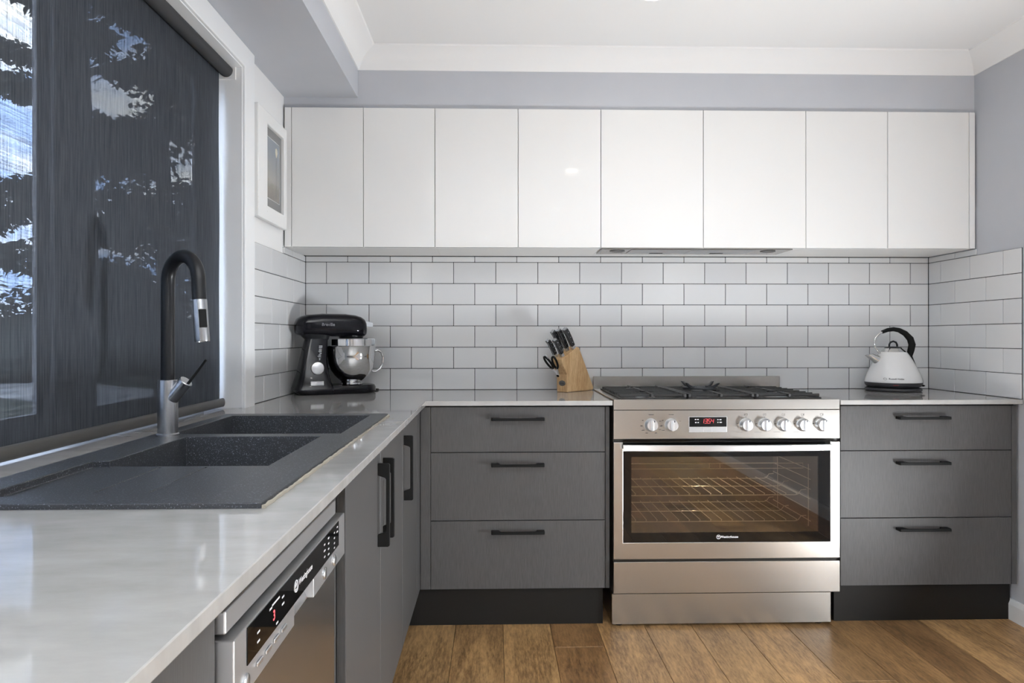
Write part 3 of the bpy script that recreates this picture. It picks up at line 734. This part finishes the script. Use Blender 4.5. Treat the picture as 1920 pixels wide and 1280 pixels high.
# knobs
KX = [1.5195, 1.5990, 1.8962, 1.9710, 2.0470, 2.1240, 2.2003]
for k, x in enumerate(KX):
    z = -.0958 - .0002 * k
    kb = obj('knob', MB().lathe([(.0262, 0), (.0262, .004), (.0238, .006), (.0225, .022), (.0205, .0245), (0, .0245)], (x, -.605, z), (0, -1, 0), 32), m_knob, cp)
    obj('grip', MB().prism([(-.0232, 0), (.0232, 0), (.0205, .0075), (-.0205, .0075)], lambda p, q, a: Vector((x + a, -.629 - q, z + p)), -.0040, .0040, .0012, 2), m_knob, kb)
    obj('indicator', box(x + .0035, x + .009, -.6305, -.6285, z + .0125, z + .0195, .0005), m_bgloss, kb)
mb = MB()
for k, x in enumerate(KX):
    z = -.096
    if k < 2:
        mb.box(x - .010, x + .010, -.6054, -.6051, z + .0398, z + .0418)
        for a in ((150, 30, 4), (185, 12, 6), (215, -8, 8), (25, 30, 6), (-8, 10, 7), (-30, -10, 7), (-62, -30, 6), (242, -30, 7))[:8 if k == 0 else 4:1]:
            ang = math.radians(a[0]); mb.box(x + .039 * cos(ang) - a[2] * .0007, x + .039 * cos(ang) + a[2] * .0007, -.6054, -.6051, z + .036 * sin(ang) - .001, z + .036 * sin(ang) + .001)
    else:
        for p in ((-.006, .0355, .006, .0362), (-.006, .0428, .006, .0435), (-.006, .0355, -.0052, .0435), (.0052, .0355, .006, .0435), (-.004 + .0018 * (k - 2), .0385, -.0015 + .0018 * (k - 2), .0408), (-.003, .030, .003, .0312), (-.040, -.030, -.012, -.0294), (-.036, .002, -.030, .0045)):
            mb.box(x + p[0], x + p[2], -.6054, -.6051, z + p[1], z + p[3])
obj('panel_markings', mb, m_ink, cp, kind='stuff')
# oven door
od = MB().slab([CX0, 1.4075, 2.2345, CX1], [-.6255, -.5605, -.1640], lambda i, j: not (i == 1 and j == 1), -.606, -.583)
for v in od.bm.verts: v.co = Vector((v.co.x, v.co.z, v.co.y))
od = obj('oven_door', od, m_steel, ck, bevel=.0015)
gb = MB().slab([1.4082, 1.4405, 2.1872, 2.2338], [-.560, -.5215, -.2223, -.158], lambda i, j: not (i == 1 and j == 1), -.6048, -.598)
for v in gb.bm.verts: v.co = Vector((v.co.x, v.co.z, v.co.y))
obj('glass_border', gb, m_bglass, od, label='black printed border of the oven glass')
obj('window_pane', box(1.4405, 2.1872, -.6046, -.6006, -.5215, -.2223), m_pane, od)
st = []
for i in range(21):
    t = i / 20; x = 1.4045 + .821 * t; y = -.634 - .019 * (1 - (2 * t - 1) ** 2)
    st.append([Vector((x, y + a, -.1820 + b)) for a, b in ((-.008, -.010), (-.008, .010), (-.005, .0125), (.005, .0125), (.007, .010), (.007, -.010), (.005, -.0125), (-.005, -.0125))])
hn = obj('handle', MB().loft(st, smooth=True), m_satin, od, sharp=25)
for x in (1.418, 2.2115): obj('handle_post', box(x - .010, x + .010, -.633, -.604, -.190, -.174, .002), m_bsatin, hn)
YL = -.6051
text('lettering', 'Westinghouse', .0125, m_wink, od, (1.8295, YL, -.5400), (1, 0, 0), (0, 0, 1), bold=.00025)
obj('logo_ring', MB().tube([(1.7870 + .0078 * cos(t * pi / 12), YL, -.5400 + .0078 * sin(t * pi / 12)) for t in range(24)], .0008, 6, closed=True), m_wink, od)
text('logo_letter', 'W', .0095, m_wink, od, (1.7870, YL, -.5388), (1, 0, 0), (0, 0, 1), bold=.0003)
obj('logo_bar', box(1.7830, 1.7910, YL - .0002, YL + .0002, -.5450, -.5440), m_wink, od)
obj('storage_drawer', box(CX0, CX1, -.606, -.583, -.7610, -.6365, .0015), m_steel, ck)
obj('plinth', box(1.3672, 2.2510, -.5785, -.10, -.8935, -.7705, .002), m_steel, ck)
for x in (1.40, 2.21): obj('foot', MB().lathe([(.016, 0), (.016, .006), (.008, .0105)], (x, -.545, ZF + .0003), seg=16), m_bmatte, ck)
# inside the oven
mb = MB().tube([(1.456, -.50, -.268), (2.172, -.50, -.268), (2.172, -.50, -.289), (1.456, -.50, -.289)], .0016, 6, closed=True)
mb.tube([(1.456, -.42, -.281), (2.10, -.42, -.281)], .0013, 6)
for x in (1.783, 1.827): mb.tube([(x, -.50, -.268), (x, -.50, -.289)], .0014, 6)
obj('grill_element', mb, m_wire, ck)
mb = MB()
for z in (-.29, -.33, -.37, -.41, -.455, -.50): mb.tube([(2.19, -.53, z), (2.19, -.15, z)], .0016, 6)
mb.tube([(2.19, -.51, -.27), (2.19, -.51, -.525)], .0016, 6); mb.tube([(2.19, -.20, -.27), (2.19, -.20, -.525)], .0016, 6)
obj('rack_rails', mb, m_wire, ck, kind='stuff')
for z, lab in ((-.3986, 'upper chromed wire rack inside the oven'), (-.5057, 'lower chromed wire rack inside the oven')):
    rk = thing('oven_rack', lab, 'rack', (1.82, -.33, z), 'oven racks')
    for y in (-.50, -.33, -.165):
        obj('rail', MB().tube([(1.452, y, z + .004), (1.46, y, z), (2.14, y, z), (2.152, y, z + .004), (2.164, y, z + .020), (2.185, y, z + .022)], .0019, 7), m_wire, rk)
    mb = MB()
    for k in range(16): x = 1.476 + .0445 * k; mb.tube([(x, -.503, z), (x, -.503, z + .005), (x + .004, -.497, z + .0058), (x + .004, -.16, z + .0058)], .0015, 6)
    obj('wires', mb, m_wire, rk, kind='stuff')
ol = bpy.data.lights.new('oven_lamp', 'POINT'); ol.energy = OVEN_W; ol.shadow_soft_size = .02; ol.color = (1, .88, .70)
oo = bpy.data.objects.new('oven_lamp', ol); COL.objects.link(oo); oo.location = (1.85, -.30, -.232 + K)
# burners
BURN = [(1.527, -.455, .030), (1.527, -.200, .038), (1.8035, -.325, .055), (2.079, -.455, .038), (2.079, -.200, .030)]
for x, y, r in BURN:
    bu = obj('burner', MB().lathe([(r + .012, 0), (r + .010, .004), (r, .006), (r, .010), (0, .010)], (x, y, .0045), seg=28), m_satin, ck)
    obj('burner_cap', MB().lathe([(r * .86, .0), (r * .86, .004), (r * .78, .0055), (0, .0055)], (x, y, .0145 - .0002), seg=28), m_iron, bu)
# pan supports
TV = [('left', 1.398, 1.664, 1.527, [(-.455, .036), (-.200, .036)], 'cast-iron pan support on the left of the hob'), ('centre', 1.672, 1.9355, 1.8035, [(-.325, .060)], 'cast-iron pan support in the middle of the hob, under the wok ring'),
      ('right', 1.9435, 2.2085, 2.079, [(-.455, .036), (-.200, .036)], 'cast-iron pan support on the right of the hob')]
YB = [-.566, -.505, -.444, -.383, -.322, -.261, -.200, -.139]
for nm, x0, x1, xc, burners, lab in TV:
    tv = thing('pan_support', lab, 'pan support', (xc, -.35, .0047), 'cast-iron pan supports')
    fr = MB().slab([x0, x0 + .007, x1 - .007, x1], [-.586, -.579, -.087, -.080], lambda i, j: not (i == 1 and j == 1), .0052, .0098); obj('frame', fr, m_iron, tv)
    zt0, zt1 = .0125, .0235
    for y in YB:
        gap = [g for yb_, g in burners if abs(y - yb_) < g]
        segs = [(x0, xc - gap[0]), (xc + gap[0], x1)] if gap else [(x0, x1)]
        for a, b in segs: obj('bar', box(a, b, y - .0045, y + .0045, zt0, zt1, .0018), m_iron, tv)
    rim = []
    if nm != 'left': rim.append(x0 + .005)
    if nm != 'right': rim.append(x1 - .005)
    for x in rim: obj('side_bar', box(x - .0055, x + .0055, -.590, -.092, .0115, .0262, .002), m_iron, tv)
    ysg = [-.590]
    for yb_, g in sorted(burners): ysg += [yb_ - g * .55, yb_ + g * .55]
    ysg.append(-.092)
    for a, b in zip(ysg[::2], ysg[1::2]): obj('cross_bar', box(xc - .0055, xc + .0055, a, b, .0115, .0262, .002), m_iron, tv)
    mb = MB()
    for x in (x0 + .012, x1 - .012):
        for y in (-.572, -.10): mb.box(x - .006, x + .006, y - .006, y + .006, .0046, .0130)
    obj('feet', mb, m_iron, tv, kind='stuff')
# wok ring
wk = thing('wok_ring', 'dark cast-iron wok ring with four curved prongs on the middle of the hob', 'wok ring', (1.796, -.325, .0262))
m_wok = mat('wok_iron', (.030, .033, .038), .45)
obj('ring', MB().loft([[Vector((1.796 + (rr_) * cos(2 * pi * i / 40), -.325 + rr_ * sin(2 * pi * i / 40), zz)) for rr_, zz in ((.058, .0268), (.074, .0268), (.075, .0335), (.060, .0335))] for i in range(40)], smooth=False, closed=True), m_wok, wk)
for k in range(4):
    a = math.radians(38 + 90 * k); e = Vector((cos(a), sin(a), 0)); c = Vector((1.796, -.325, 0)); s_ = Vector((-sin(a), cos(a), 0))
    pr = [(.045, .030), (.072, .030), (.084, .040), (.098, .0535), (.100, .0565), (.090, .0555), (.074, .046), (.060, .0405), (.045, .038)]
    obj('prong', MB().prism(pr, lambda p, q, t: c + e * p + s_ * t + Vector((0, 0, q)), -.0055, .0055, .0015, 1), m_wok, wk)

# ------------------------------------------------------------------ stand mixer
th = math.radians(25); U = Vector((cos(th), sin(th), 0)); W = Vector((sin(th), -cos(th), 0)); P0 = Vector((.0335, -.247, 0)); Zv = Vector((0, 0, 1))
def mp_(u, v, z): return P0 + U * u + W * v + Zv * z
sm = thing('stand_mixer', 'black stand mixer with steel bowl in the left corner of the benchtop', 'stand mixer', mp_(.16, 0, 0))
mb = MB()
rg = []
for z, u0, u1, hw in ((.001, -.004, .15, .090), (.012, -.022, .15, .097), (.026, -.026, .148, .096), (.05, -.014, .136, .086), (.09, .0, .126, .074), (.155, .012, .121, .062), (.20, .023, .122, .057), (.2435, .034, .124, .054)):
    rg.append(rings_superellipse(mp_((u0 + u1) / 2, 0, z), U, W, (u1 - u0) / 2, hw, 36, 6))
cm = obj('column', mb.loft(rg), m_bgloss, sm, sharp=50)
# foot plate: tapering slab, round under the bowl
out = [(-.005, -.085), (.10, -.082)] + [(.248 + .098 * sin(a), -.098 * cos(a)) for a in [math.radians(20 + 140 * i / 16) for i in range(17)]] + [(.10, .082), (-.005, .085)]
ring = lambda s_, z: [mp_(.17 + (u - .17) * s_, v * s_, z) for u, v in out]
obj('foot_plate', MB().loft([ring(.95, .0006), ring(1, .006), ring(1, .026), ring(.965, .036), ring(.93, .038)]), m_bgloss, sm, sharp=40)
rg = [rings_superellipse(mp_(uc, 0, z), U, W, hu, hv, 32, 4) for z, uc, hu, hv in ((.240, .082, .047, .050), (.252, .077, .056, .054), (.268, .072, .068, .060), (.285, .07, .07, .064))]
obj('neck', MB().loft(rg), m_bsatin, sm)
rg = []
for u, t, b, hw in ((-.014, .303, .283, .018), (-.011, .318, .272, .038), (-.003, .334, .263, .054), (.012, .344, .258, .064), (.035, .3505, .2565, .070), (.10, .357, .2555, .073), (.20, .3565, .2535, .073), (.245, .352, .252, .071), (.27, .3455, .252, .065), (.287, .336, .2545, .054), (.298, .322, .261, .038), (.303, .308, .270, .020)):
    rg.append(rings_superellipse(mp_(u, 0, (t + b) / 2), W, Zv, hw, (t - b) / 2, 40, 3.6))
hd = obj('head', MB().loft(rg), m_bgloss, sm, sharp=60)
obj('beater_hub', MB().lathe([(.052, 0), (.055, .008), (.055, .02)], mp_(.235, 0, .2465), seg=32), m_bsatin, hd)
obj('head_lug', MB().box(-.004, .040, -.014, .014, -.014, .014, .003, 2, T=lambda p: mp_(.293 + p.x, p.y, .314 + p.z * (1 - p.x * 6) - p.x * .15)), m_clear, hd)
bc = mp_(.236, 0, 0)
pf_ = [(.034, .039), (.040, .040), (.046, .046), (.047, .054), (.060, .064), (.080, .082), (.095, .105), (.104, .135), (.1075, .165), (.1085, .208), (.1105, .2115), (.1085, .213), (.106, .209), (.104, .165), (.090, .103), (.060, .070), (0, .060)]
bw = obj('bowl', MB().lathe(pf_, bc, seg=56, cap=False), m_chrome, sm)
obj('bowl_foot', MB().lathe([(.050, .0382), (.052, .040), (.047, .046)], bc, seg=40), m_chrome, bw)
mbk = [mp_(.236 + r, 0, z) for r, z in ((.103, .186), (.122, .192), (.140, .182), (.148, .158), (.146, .130), (.132, .106), (.112, .094), (.094, .096))]
obj('bowl_handle', MB().tube(mbk, .0062, 12, flat=(tuple(W), 1.5)), m_chrome, bw)
obj('splash_ring', MB().lathe([(.092, .2135), (.092, .243), (.090, .243), (.090, .2135)], bc, seg=48, cap=False), m_chrome, sm)
obj('splash_chute', MB().box(-.012, .026, -.03, .03, .2145, .2465, .004, 2, T=lambda p: mp_(.318 + p.x, p.y - .02, p.z)), m_clear, sm)
def side(u, z, hw): return mp_(u, hw, z)
dc = side(.071, .116, .0695)
dl = obj('speed_dial', MB().lathe([(.028, 0), (.028, .006), (.0265, .011), (.024, .012), (0, .012)], dc, W, 36), m_satin, cm)
pb = side(.068, .0505, .0845)
pw = obj('power_button', MB().box(-.029, .029, -.002, .0035, -.0105, .0105, .0034, 3, T=lambda p: pb + U * p.x + W * p.y + (Zv - W * .28) * p.z), m_silver, cm)
obj('button_cap', MB().box(-.004, .022, .0035, .0055, -.0075, .0075, .0015, 1, T=lambda p: pb + U * p.x + W * p.y + (Zv - W * .28) * p.z), mat('pale_button', (.45, .45, .47), .4), pw)
mb = MB()
for z, l, du in ((.213, 14, 0), (.207, 14, 0), (.196, 12, 0), (.190, 14, -1), (.181, 9, 2), (.174, 10, 0), (.168, 14, -2), (.157, 6, 1), (.152, 5, 1)):
    hw = .0605 + (.2 - z) * .12
    mb.box(-l * .0005, l * .0005, 0, .0006, -.0013, .0013, T=lambda p: side(.086 + du * .001 + p.x - (.2 - z) * .12, z + p.z, hw + p.y - .0005))
for z in (.2015, .1855, .162): mb.box(-.006, .006, 0, .0006, -.0004, .0004, T=lambda p: side(.086 + p.x - (.2 - z) * .12, z + p.z, .0605 + (.2 - z) * .12 + p.y - .0005))
obj('speed_markings', mb, m_wink, cm, kind='stuff')
text('lettering', 'Breville', .019, mat('raised_black', (.10, .10, .11), .25), hd, side(.118, .307, .0738), U, Zv, bold=.0004)
pts = [mp_(.30, -.07, .004), mp_(.345, -.055, .004), mp_(.372, -.06, .004), mp_(.385, -.085, .004), mp_(.36, -.115, .004), mp_(.30, -.125, .004)]
obj('power_cord', MB().tube(pts, .0036, 8), m_bmatte, sm)

# ------------------------------------------------------------------ knife block, knives and scissors
Sd = Vector((.707, .707, 0)); Nd = Vector((.707, -.707, 0)); B0 = Vector((1.2355, -.182, 0))
def kb_(s_, n_, z): return B0 + Sd * s_ + Nd * n_ + Zv * z
kbk = thing('knife_block', 'slanted pale wood knife block left of the cooker', 'knife block', kb_(.08, -.03, 0))
poly = [(-.003, .0006), (.186, .0006), (.192, .012), (.082, .202), (.069, .207), (.035, .189), (.0, .1715), (-.047, .1526), (-.038, .128), (-.018, .100), (-.005, .082)]
obj('block', MB().prism(poly, lambda p, q, a: kb_(p, a, q), -.064, 0, .003, 2), m_block, kbk)
bd = obj('badge', MB().loft([[kb_(-.0031 - d_, -.032 + .0195 * r_s * cos(2 * pi * i / 28), .041 + .0125 * r_s * sin(2 * pi * i / 28)) for i in range(28)] for d_, r_s in ((0, 1), (.0014, 1), (.002, .93))], smooth=False), mat('dull_pewter', (.17, .165, .155), .4, .8), kbk)
mb = MB()
for i in range(6): mb.box(-.0011, .0011, 0, .0004, -.003, .003, T=lambda p: kb_(-.0052 - p.y, -.0415 + i * .0038 + p.x, .041 + p.z))
obj('badge_lettering', mb, m_ink, bd, kind='stuff')
Kd = Vector((0, 0, 0)) + Sd * -.47 + Zv * .883
m_kh = mat('black_knife_handle', (.012, .012, .013), .35)
def knife(label, s_, n_, z, ln, wd):
    base = kb_(s_, n_, z); t = thing('knife', label, 'knife', base, 'knives in the block')
    Cd = (Sd * .883 + Zv * .47)           # across the handle, away from the front
    def T(a, c_, n): return base + Kd * a + Cd * c_ + Nd * n
    obj('bolster', MB().prism([(-.008, -.008), (.012, -wd * .45), (.012, wd * .45), (-.008, .010)], lambda p, q, a: T(p, q, a), -.0065, .0065, .0018, 2), m_satin, t)
    e0 = .0125; e1 = ln
    pr = [(e0, -wd * .46), (e0 + ln * .3, -wd * .52), (e0 + ln * .65, -wd * .5), (e1, -wd * .62), (e1, wd * .45), (e0 + ln * .7, wd * .52), (e0 + ln * .35, wd * .5), (e0, wd * .46)]
    h = obj('handle', MB().prism(pr, lambda p, q, a: T(p, q - .012 * (p / ln) ** 2, a), -.0078, .0078, .0022, 2), m_kh, t)
    obj('tang', MB().prism([(e0, -wd * .50), (e0 + ln * .3, -wd * .56), (e0 + ln * .65, -wd * .54), (e1, -wd * .66), (e1, -wd * .5), (e0, -wd * .40)], lambda p, q, a: T(p, q - .012 * (p / ln) ** 2, a), -.0009, .0009), m_satin, h)
    obj('butt_cap', MB().prism([(e1, -wd * .68), (e1 + .005, -wd * .70), (e1 + .008, wd * .26), (e1, wd * .44)], lambda p, q, a: T(p, q - .012, a), -.0080, .0080, .0015, 2), m_steelv, t)
    for k in range(3):
        a_ = e0 + (ln - e0) * (.2 + .3 * k); obj('rivet', MB().lathe([(.0019, 0), (.0019, .0010), (0, .0012)], T(a_, -.012 * (a_ / ln) ** 2 + .001, .0074), Nd, 12), m_satin, h)
knife('black-handled knife at the right of the upper row in the block', .052, -.011, .2005, .104, .024)
knife('black-handled knife in the middle of the upper row in the block', .036, -.034, .1925, .107, .022)
knife('black-handled knife at the left of the upper row in the block', .022, -.055, .1855, .110, .022)
knife('black-handled knife at the right of the lower row in the block', -.022, -.016, .1655, .088, .019)
knife('black-handled knife at the left of the lower row in the block', -.028, -.050, .163, .088, .019)
sc = thing('scissors', 'kitchen scissors with black loops in the front of the knife block', 'scissors', kb_(-.040, -.032, .105))
pv = kb_(-.030, -.030, .082); 
def TS(a, n, d=0): return pv + (Sd * -.62 + Zv * .785) * a + Nd * n + (Sd * -.785 - Zv * .62) * d
for sg, off in ((1, .004), (-1, .006)):
    lp = [TS(.074 + .034 * cos(t * 2 * pi / 20) * 1.0, sg * (.018 + .0125 * sin(t * 2 * pi / 20) - .006 * cos(t * 2 * pi / 20) * -1), off) for t in range(20)]
    obj('loop', MB().tube(lp, .0048, 10, closed=True), m_bmatte, sc)
    obj('shank', MB().tube([TS(-.002, -sg * .002, off), TS(.020, sg * .005, off), TS(.044, sg * .012, off)], [.0055, .0055, .0042], 8), m_satin, sc)
obj('pivot', MB().lathe([(.0065, 0), (.0065, .003), (.004, .004), (0, .004)], TS(.0, 0, .0085), (Sd * -.785 - Zv * .62), 18), m_bmatte, sc)
for n_ in (-.026, -.012): obj('prong', MB().tube([TS(.098, n_ + .004, .004), TS(.118, n_ - .002, .004)], [.0034, .0024], 8), m_satin, sc)

# ------------------------------------------------------------------ kettle and its base
kx, ky = 2.7690, -.1235
tag(obj('power_base', MB().lathe([(.112, .0005), (.1185, .004), (.1195, .009), (.116, .0145), (.104, .018), (0, .018)], (kx, ky, 0), seg=56), m_rubber, loc=(kx, ky, 0)), 'round black power base under the white kettle', 'power base')
kt = thing('kettle', 'white cone-shaped kettle with black arched handle on the right benchtop', 'kettle', (kx, ky, .0183))
kc = (kx, ky, 0)
obj('lower_band', MB().lathe([(.100, .0183), (.112, .0215), (.1195, .030), (.1215, .0385), (.1215, .0415), (0, .0415)], kc, seg=60), m_rubber, kt)
bd_ = obj('body', MB().lathe([(.1212, .0417), (.1222, .0455), (.1205, .054), (.112, .080), (.097, .113), (.080, .145), (.066, .168), (.058, .1795), (.056, .1815), (0, .1815)], kc, seg=64), m_kwhite, kt)
obj('collar', MB().lathe([(.0555, .1813), (.053, .1835), (.040, .1965), (.037, .1995), (0, .1995)], kc, seg=48), m_chrome, kt)
ld = obj('lid', MB().lathe([(.0375, .1993), (.0365, .2015), (.024, .2065), (0, .2075)], kc, seg=40), m_bsatin, kt)
obj('lid_knob', MB().tube([(kx - .019, ky, .205), (kx - .0185, ky, .216), (kx - .013, ky, .2265), (kx, ky, .2312), (kx + .013, ky, .2265), (kx + .0185, ky, .216), (kx + .019, ky, .205)], .0043, 12), m_bsatin, ld)
hp = [(2.8852, .062), (2.8770, .098), (2.8600, .132), (2.8460, .160), (2.8530, .188), (2.8590, .215), (2.8500, .243), (2.8260, .268), (2.7960, .2835), (2.7700, .288), (2.7420, .284), (2.7165, .2745)]
hr = [.004, .0085, .0105, .013, .0150, .0155, .0150, .0128, .0108, .0100, .0092, .0080]
obj('handle', MB().tube([(x, ky, z) for x, z in hp], hr, 16), m_bmatte, kt)
obj('handle_tube', MB().tube([(x, ky, z) for x, z in ((2.720, .2755), (2.700, .264), (2.684, .247), (2.6785, .225), (2.684, .202), (2.697, .184), (2.712, .172))], .0043, 12), m_chrome, kt)
sp0, sp1 = Vector((2.698, ky, .136)), Vector((2.650, ky, .176))
rg = []
for c_, ru, rv, td in ((Vector((2.706, ky, .136)), .025, .026, .0), (Vector((2.690, ky, .147)), .0215, .022, .0), (Vector((2.668, ky, .160)), .0165, .017, .006), (Vector((2.6535, ky, .1690)), .0150, .014, .011)):
    dr = Vector((-.80, 0, .60)); up = Vector((.60, 0, .80))
    rg.append([c_ + up * ru * cos(2 * pi * i / 24) + Vector((0, 1, 0)) * rv * sin(2 * pi * i / 24) - dr * td * cos(2 * pi * i / 24) for i in range(24)])
obj('spout', MB().loft(rg), m_chrome, kt)
obj('switch_lever', MB().prism([(2.884, .0290), (2.893, .0325), (2.914, .0255), (2.9155, .0225), (2.908, .0190), (2.898, .0205), (2.888, .0255)], lambda p, q, a: Vector((p, ky + a, q)), -.012, .012, .0015, 2), m_bmatte, kt)
def kface(x, z, r):  # point on the front of the cone
    dx = x - kx; return Vector((x, ky - math.sqrt(max(1e-6, r * r - dx * dx)), z))
cu_ = text('lettering', 'Russell Hobbs', .0098, m_ink, bd_, (kx - .046, ky - .30, .0605), (1, 0, 0), (0, 0, 1), bold=.0002)
for v in cu_.data.vertices:
    x = v.co.x + ORG['kettle'].x; z = v.co.z + ORG['kettle'].z
    rz = .1205 - max(0, z - .054) * .327; p = kface(x, z, rz + .0006); v.co.y = p.y - ORG['kettle'].y
mb = MB().tube([kface(kx - .0855 + .0046 * cos(t * pi / 9), .0600 + .0046 * sin(t * pi / 9), .1185 - (.0046 * sin(t * pi / 9)) * .327 + .0004) for t in range(18)], .0006, 6, closed=True)
obj('logo_ring', mb, m_ink, bd_)
obj('neon_mark', MB().loft([[kface(kx - .050 + a, z, .1206) + Vector((0, -.0002, 0)) for a in (-.010, 0, .010)] + [kface(kx - .050 + a, z, .1206) + Vector((0, .002, 0)) for a in (.010, 0, -.010)] for z in (.030, .0335)]), mat('dull_red_lens', (.16, .015, .015), .3), kt)

# ------------------------------------------------------------------ ceiling downlights
for k, y in enumerate((-.845, -2.45, -3.95, -5.6, -7.1)):
    lab = ('first ceiling downlight from the wall cabinets, at the top edge of the view', 'second ceiling downlight from the wall cabinets, largest glow on the white doors', 'third ceiling downlight from the wall cabinets, middle glow on the white doors', 'fourth ceiling downlight from the wall cabinets, lowest glow on the white doors', 'fifth ceiling downlight from the wall cabinets, by the rear door')[k]
    dl = thing('downlight', lab, 'downlight', (1.475, y, ZC), 'ceiling downlights')
    obj('trim_ring', MB().lathe([(.052, 0), (.052, -.003), (.045, -.004), (.043, -.001), (.043, 0)], (1.475, y, ZC), seg=32, cap=False), m_white, dl)
    obj('diffuser', MB().lathe([(.0425, -.0006), (0, -.0008)], (1.475, y, ZC), seg=32, cap=False), m_lamp, dl)
